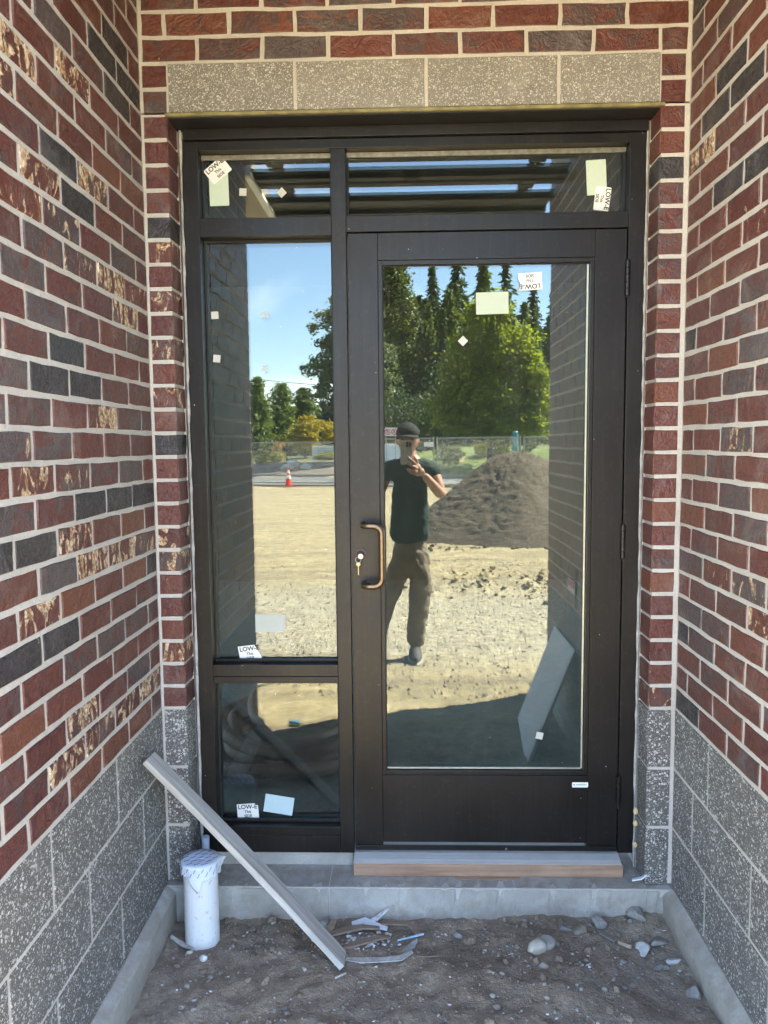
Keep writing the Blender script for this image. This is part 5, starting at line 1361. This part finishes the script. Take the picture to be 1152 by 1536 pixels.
# ------------------------------------------------------------------ plants
def quads(C, size, g, flat=0.0, asp=0.6):
    n = len(C); a = g.normal(size=(n, 3)); a[:, 2] *= (1 - flat); a /= np.linalg.norm(a, axis=1)[:, None]
    b = g.normal(size=(n, 3)); b -= a * (a * b).sum(1)[:, None]; b /= np.linalg.norm(b, axis=1)[:, None]
    s = size * g.uniform(.6, 1.25, (n, 1)); a = a * s; b = b * s * asp
    V = np.stack([C - a, C - b * .9 + a * .15, C + a, C + b * .9 + a * .15], 1).reshape(-1, 3)
    return V, np.arange(4 * n).reshape(n, 4)
def crown_mesh(name, blobs, ncl, nleaf, lsize, seed, spread=.30, shell=.55):
    """blobs: (cx,cy,cz,rx,ry,rz); leaves gathered in clusters through the crown's volume"""
    g = np.random.default_rng(seed); C = []
    w = np.array([b[3] * b[4] * b[5] for b in blobs]) ** .8; w /= w.sum()
    for i in range(ncl):
        b = blobs[g.choice(len(blobs), p=w)]; d = g.normal(size=3); d /= np.linalg.norm(d); r = shell + (1 - shell) * g.random() ** .6 if g.random() < .8 else g.random()
        c = np.array(b[:3]) + d * np.array(b[3:]) * r * g.uniform(.86, 1.08)
        k = int(nleaf * g.uniform(.5, 1.4)); C.append(c + g.normal(size=(k, 3)) * spread * np.array([1, 1, .7]) * g.uniform(.6, 1.2))
    V, F = quads(np.concatenate(C), lsize, g); return np_mesh(name, V, F)
def trunk_mb(H, r, limbs, seed, lean=0.0):
    g = random.Random(seed); mb = MB()
    mb.tube([(lean * t * H + .03 * H * math.sin(5 * t) * .3, 0, H * t - .2 * (t == 0)) for t in (0, .2, .45, .7, 1)], [r * 1.25, r, r * .85, r * .6, r * .2], 9)
    for i in range(limbs):
        t = g.uniform(.22, .85); a = g.uniform(0, 6.28); L = H * g.uniform(.18, .34) * (1.15 - t * .6)
        mb.tube([(lean * t * H, 0, H * t), (lean * t * H + L * .55 * math.cos(a), L * .55 * math.sin(a), H * t + L * .4), (lean * t * H + L * math.cos(a), L * math.sin(a), H * t + L * .75)], [r * .42, r * .26, r * .08], 6)
    return mb
def put_tree(name, x, y, z, label, cat, crown, leaf, H, r, limbs, seed, group=None):
    t = thing(name, (x, y, z), label, cat, group)
    o = link('crown', crown, leaf, t, (x, y, z)); tb = trunk_mb(H, r, limbs, seed)
    me = bpy.data.meshes.new('trunk'); me.from_pydata([tuple(v) for v in tb.v], [], tb.f); me.update(); link('trunk', me, MAT['bark'], t, (x, y, z), smooth=True)
    return t
def conifer(H, Rb, seed, per=1.0, droop=.35, sz=.30, base=.1, pw=.85):
    g = np.random.default_rng(seed); C = []; D = []
    z = base * H
    while z < H * .985:
        t = (z - base * H) / (H * (1 - base)); L = Rb * (1 - t) ** pw * g.uniform(.6, 1.2) + .12
        nb_ = max(3, int((6 - 2 * t) * per)); a0 = g.uniform(0, 6.28)
        for i in range(nb_):
            a = a0 + 6.28 * i / nb_ + g.uniform(-.3, .3); Lb = L * g.uniform(.45, 1.2) * (1 + .28 * math.sin(a + seed) + .18 * math.sin(2.3 * a + z)); n = max(3, int(Lb / .17))
            s = np.linspace(.12, 1, n); zz = z - droop * Lb * s * s + .12 * Lb * s
            p = np.stack([np.cos(a) * Lb * s, np.sin(a) * Lb * s, zz], 1)
            for q in range(3):
                C.append(p + g.normal(size=p.shape) * np.array([.10, .10, .06]) * (1 + Lb * .25)); D.append(np.tile([np.cos(a), np.sin(a), -.45], (n, 1)))
        z += g.uniform(.17, .40) * (H / 18) ** .5
    C = np.concatenate(C); D = np.concatenate(D); n = len(C)
    a = D + g.normal(size=(n, 3)) * .45; a /= np.linalg.norm(a, axis=1)[:, None]; b = g.normal(size=(n, 3)); b -= a * (a * b).sum(1)[:, None]; b /= np.linalg.norm(b, axis=1)[:, None]
    s = sz * g.uniform(.6, 1.3, (n, 1)); a = a * s; b = b * s * .30
    V = np.stack([C - a * .6, C - b, C + a, C + b], 1).reshape(-1, 3); return np_mesh('crown', V, np.arange(4 * n).reshape(n, 4))
LF = dict(maple=mat_leaf('maple_leaf', (.10, .165, .012), (.27, .31, .035), .55), con=mat_leaf('conifer_needles', (.038, .068, .028), (.082, .118, .045), .32),
          con2=mat_leaf('young_conifer_needles', (.08, .125, .026), (.145, .185, .045), .4), pine=mat_leaf('dark_pine_leaf', (.07, .10, .05), (.14, .17, .075), .42),
          cedar=mat_leaf('cedar_scale_leaf', (.085, .14, .03), (.165, .215, .05), .42), blue=mat_leaf('blue_spruce_needles', (.045, .080, .080), (.08, .115, .105), .2),
          yellow=mat_leaf('yellow_green_leaf', (.26, .24, .02), (.46, .34, .04), .4), orange=mat_leaf('orange_leaf', (.42, .22, .05), (.55, .33, .08), .4),
          shrub=mat_leaf('shrub_leaf', (.06, .10, .02), (.14, .17, .03), .3), ltip=mat_leaf('yellow_shrub_tip', (.22, .24, .03), (.36, .34, .05), .35))
# big leafy maple right of the person
mp_b = [(0, 0, 3.6, 1.7, 1.8, 1.7), (.7, .1, 6.2, 1.2, 1.2, 1.4), (-.3, 0, 7.8, .9, .9, 1.4), (.5, 0, 8.6, .5, .5, .9), (-1.7, .3, 5.2, 1.0, 1.2, 1.1), (-1.0, .2, 6.4, .9, .9, 1.0), (2.0, .2, 5.0, 1.0, 1.2, 1.3), (1.7, 0, 6.6, .8, .9, 1.0), (-2.0, .3, 2.7, 1.1, 1.2, .8), (1.9, .3, 2.6, 1.2, 1.2, .9), (2.5, .2, 3.8, .8, .8, .8), (-2.4, .4, 3.9, .7, .8, .7), (.2, .6, 2.0, 1.5, 1.2, .8)]
put_tree('maple_tree', 5.35, -39.3, fh(5.35, -39.3) - .1, 'bright green leafy maple, sunlit on its right side, behind the fence', 'tree', crown_mesh('crown', mp_b, 760, 52, .115, 31, .24), LF['maple'], 6.6, .20, 14, 3)
# dark broad tree whose crown shows beside the mullion
pn_b = [(0, 0, 4.6, 2.4, 2.2, 1.6), (.3, 0, 6.6, 2.6, 2.4, 1.8), (-.6, 0, 8.2, 2.0, 2.0, 1.6), (.5, 0, 9.6, 1.6, 1.6, 1.3), (-1.6, 0, 5.6, 1.5, 1.5, 1.0), (1.7, .2, 5.2, 1.4, 1.4, 1.5)]
put_tree('broad_tree', -2.6, -45.4, fh(-2.6, -45.4) - .1, 'tall dark airy tree whose left edge shows in the sidelight', 'tree', crown_mesh('crown', pn_b, 430, 50, .12, 33, .20, .4), LF['pine'], 9.6, .22, 16, 5)
br_b = [(0, 0, 4, 2.2, 2.2, 2.6), (0, 0, 8, 2.3, 2.2, 2.6), (.2, 0, 12, 2.0, 2.0, 2.6), (.1, 0, 15.5, 1.5, 1.5, 2.2), (.6, 0, 18, .9, .9, 1.5)]
put_tree('poplar_tree', -.4, -70, fh(-.4, -70), 'tall narrow green poplar at the left edge of the door glass', 'tree', crown_mesh('crown', br_b, 620, 46, .20, 35, .40, .5), LF['shrub'], 17, .24, 18, 6)
# forest of conifers
con_mesh = [conifer(20.5, 4.6, 51, 1.4, sz=.40, pw=1.1), conifer(20.5, 4.2, 52, 1.3, droop=.55, sz=.40, pw=1.2), conifer(20.5, 5.0, 53, 1.5, sz=.42, pw=.95), conifer(20.5, 3.4, 54, 1.2, pw=1.25, sz=.34)]
protos = []
specs = [(6.3, -82, 20.7, 0, 'con', 'tallest conifer spire, left of the pale label on the door glass'), (3.6, -80, 18.8, 1, 'con', 'slim conifer spire left of the tallest spire'),
         (11.6, -83, 20.6, 3, 'con', 'slim conifer spire below the upside down label'), (14.5, -82, 16.6, 0, 'con', 'conifer spire at the right beside the mirrored brick edge'),
         (15.9, -80, 13.4, 2, 'con', 'shorter conifer touching the mirrored right wall'), (9.0, -81, 18.9, 2, 'con2', 'lighter green conifer right of the tallest spire'),
         (1.6, -84, 16.6, 2, 'con', 'broad conifer above the head of the person'), (5.0, -74, 15.2, 2, 'con2', 'pale green conifer in front of the tall spires'), (3.0, -72, 13.6, 0, 'con2', 'pale green conifer just left of the maple top'),
         (12.5, -75, 14.0, 2, 'con2', 'pale green conifer behind the right shoulder of the maple')]
for i, (x, y, H, mi, lf, lb) in enumerate(specs):
    t = thing('conifer_tree', (x, y, fh(x, y) - .2), lb, 'tree', 'conifers of the wood beyond the lawn')
    me = con_mesh[mi] if lf == 'con' else con_mesh[mi].copy()
    me.materials.clear() if lf != 'con' else None
    c_ = link('crown', me, LF[lf], t, (x, y, fh(x, y) - .2)); c_.scale = (H / 20.5 * 1.05, H / 20.5 * 1.05, H / 20.5); c_.rotation_euler = (0, 0, i * 1.3)
    MB().tube([(x, y, fh(x, y) - .4), (x, y, fh(x, y) + H * .5), (x, y, fh(x, y) + H * .96)], [.24, .16, .03], 8).build('trunk', MAT['bark'], t)
    protos.append(t)
rest_pos = [(-1.6, -88, .8), (0.4, -79, .62), (-2.8, -79, .7), (2.4, -90, .86), (7.6, -88, .83), (10.2, -90, .9), (13.2, -90, .74), (17.6, -88, .85), (19.4, -83, .8), (18.4, -78, .66), (4.4, -92, .88), (8.2, -77, .62), (6.4, -71, .55), (1.0, -70, .52), (10.4, -72, .60), (14.6, -73, .55), (4.2, -69, .62), (2.2, -68.5, .56), (7.4, -68, .52), (12.6, -70, .58), (5.8, -76, .78), (2.8, -77, .74), (10.8, -78, .76), (13.6, -77, .66), (-4.2, -90, .72), (22, -90, .9), (16.6, -70, .5), (3.8, -67, .42), (0.2, -64, .36)]
for i, (x, y, s) in enumerate(rest_pos):
    src = protos[[0, 1, 2, 6, 4][i % 5]]
    copy_tree(src, (x, y, fh(x, y) - .2), i * .9, s / (src.children[0].scale[2]), 'dark conifer among the close-set trees of the wood')
# understorey of the wood as one mass
g = np.random.default_rng(91); C = []
for i in range(900):
    x, y = g.uniform(-3, 20), g.uniform(-66, -58); h = g.uniform(.2, 4.2) * (1 if g.random() < .8 else 1.4); C.append(np.array([x, y, fh(x, y) + h]) + g.normal(size=(26, 3)) * .38)
V, F = quads(np.concatenate(C), .17, g); o = link('understorey', np_mesh('understorey', V, F), LF['con']); o['kind'] = 'stuff'
g = np.random.default_rng(92); C = []
for i in range(420):
    x, y = g.uniform(-16, 0), g.uniform(-60, -57); C.append(np.array([x, y, fh(x, y) + g.uniform(.1, 1.3)]) + g.normal(size=(22, 3)) * .3)
V, F = quads(np.concatenate(C), .14, g); o = link('hedge', np_mesh('hedge', V, F), LF['shrub']); tag(o, 'loose green hedge behind the parking lot kerb', 'hedge')
# cedars, spruces and autumn trees left of the door
for x, y, H, Rb, sd_, lf, lb in ((-10.6, -57.3, 6.2, 2.3, 61, 'cedar', 'leftmost green cedar, in front of the utility pole'), (-9.3, -61, 6.0, 2.3, 62, 'cedar', 'green cedar second from the left in the sidelight'), (-8.1, -65, 5.8, 2.6, 63, 'cedar', 'green cedar right of the other two cedars'),
                                 (-6.6, -77, 5.6, 1.7, 64, 'blue', 'bluish spruce behind the yellow tree'), (-5.4, -79, 6.0, 1.7, 65, 'blue', 'bluish spruce nearest the mullion'), (-8.0, -80, 5.2, 1.3, 66, 'blue', 'small bluish spruce left of the other spruces')):
    z = fh(x, y) - .1; t = thing('cedar_tree' if lf == 'cedar' else 'spruce_tree', (x, y, z), lb, 'tree')
    link('crown', conifer(H, Rb, sd_, 2.2, .22, .24, .03, .62), LF[lf], t, (x, y, z)); MB().tube([(x, y, z), (x, y, z + H * .9)], [.14, .03], 8).build('trunk', MAT['bark'], t)
put_tree('yellow_tree', -6.25, -51.3, fh(-6.25, -51.3) - .05, 'yellow green autumn tree above the left end of the sign', 'tree', crown_mesh('crown', [(0, 0, 1.5, 1.0, 1.0, .9), (.2, 0, 2.3, .75, .8, .7), (-.5, 0, 1.7, .6, .6, .5)], 150, 46, .10, 71, .18), LF['yellow'], 2.6, .07, 9, 7)
put_tree('yellow_tree', -4.6, -53.6, fh(-4.6, -53.6) - .05, 'wide yellow and orange tree behind the sign', 'tree', crown_mesh('crown', [(0, 0, 1.6, 1.4, 1.2, .8), (-.4, 0, 2.1, .9, .9, .6), (.9, 0, 1.4, .9, .9, .6)], 170, 46, .10, 72, .20), LF['yellow'], 2.4, .07, 9, 8)
put_tree('orange_bush', -7.7, -49.3, fh(-7.7, -49.3) - .05, 'small orange bush left of the dark post', 'bush', crown_mesh('crown', [(0, 0, .75, .42, .4, .55)], 40, 40, .07, 73, .10), LF['orange'], .9, .03, 6, 9)
for x, y, r_, lf, lb, sd_ in ((-8.2, -45.3, .42, 'ltip', 'yellow tipped clipped shrub nearest the left wall end', 81), (-7.4, -46.2, .42, 'ltip', 'yellow tipped clipped shrub left of the boulders', 82), (-8.4, -49.4, .5, 'shrub', 'rounded dark green shrub behind the yellow tipped ones', 83), (-9.6, -47.2, .6, 'shrub', 'green shrub at the far left of the mulch bed', 84),
                        (5.2, -41.5, .45, 'ltip', 'bright yellow green shrub above the soil heap, left one', 85), (6.2, -41.2, .42, 'ltip', 'bright yellow green shrub above the soil heap, right one', 86), (3.2, -40.4, .8, 'shrub', 'dark green spreading shrub left of the maple trunk', 87), (7.8, -43.0, .9, 'con', 'dark bush right of the teal post', 88), (-4.3, -48.3, .3, 'ltip', 'low flowering strip in front of the sign', 89)):
    z = fh(x, y); st_ = 2.6 if sd_ == 89 else 1
    put_tree('shrub', x, y, z, lb, 'shrub', crown_mesh('crown', [(0, 0, r_ * .75, r_ * st_, r_, r_ * .7)], int(60 * st_), 34, .06, sd_, .09), LF[lf], r_ * .9, .02, 6, sd_)
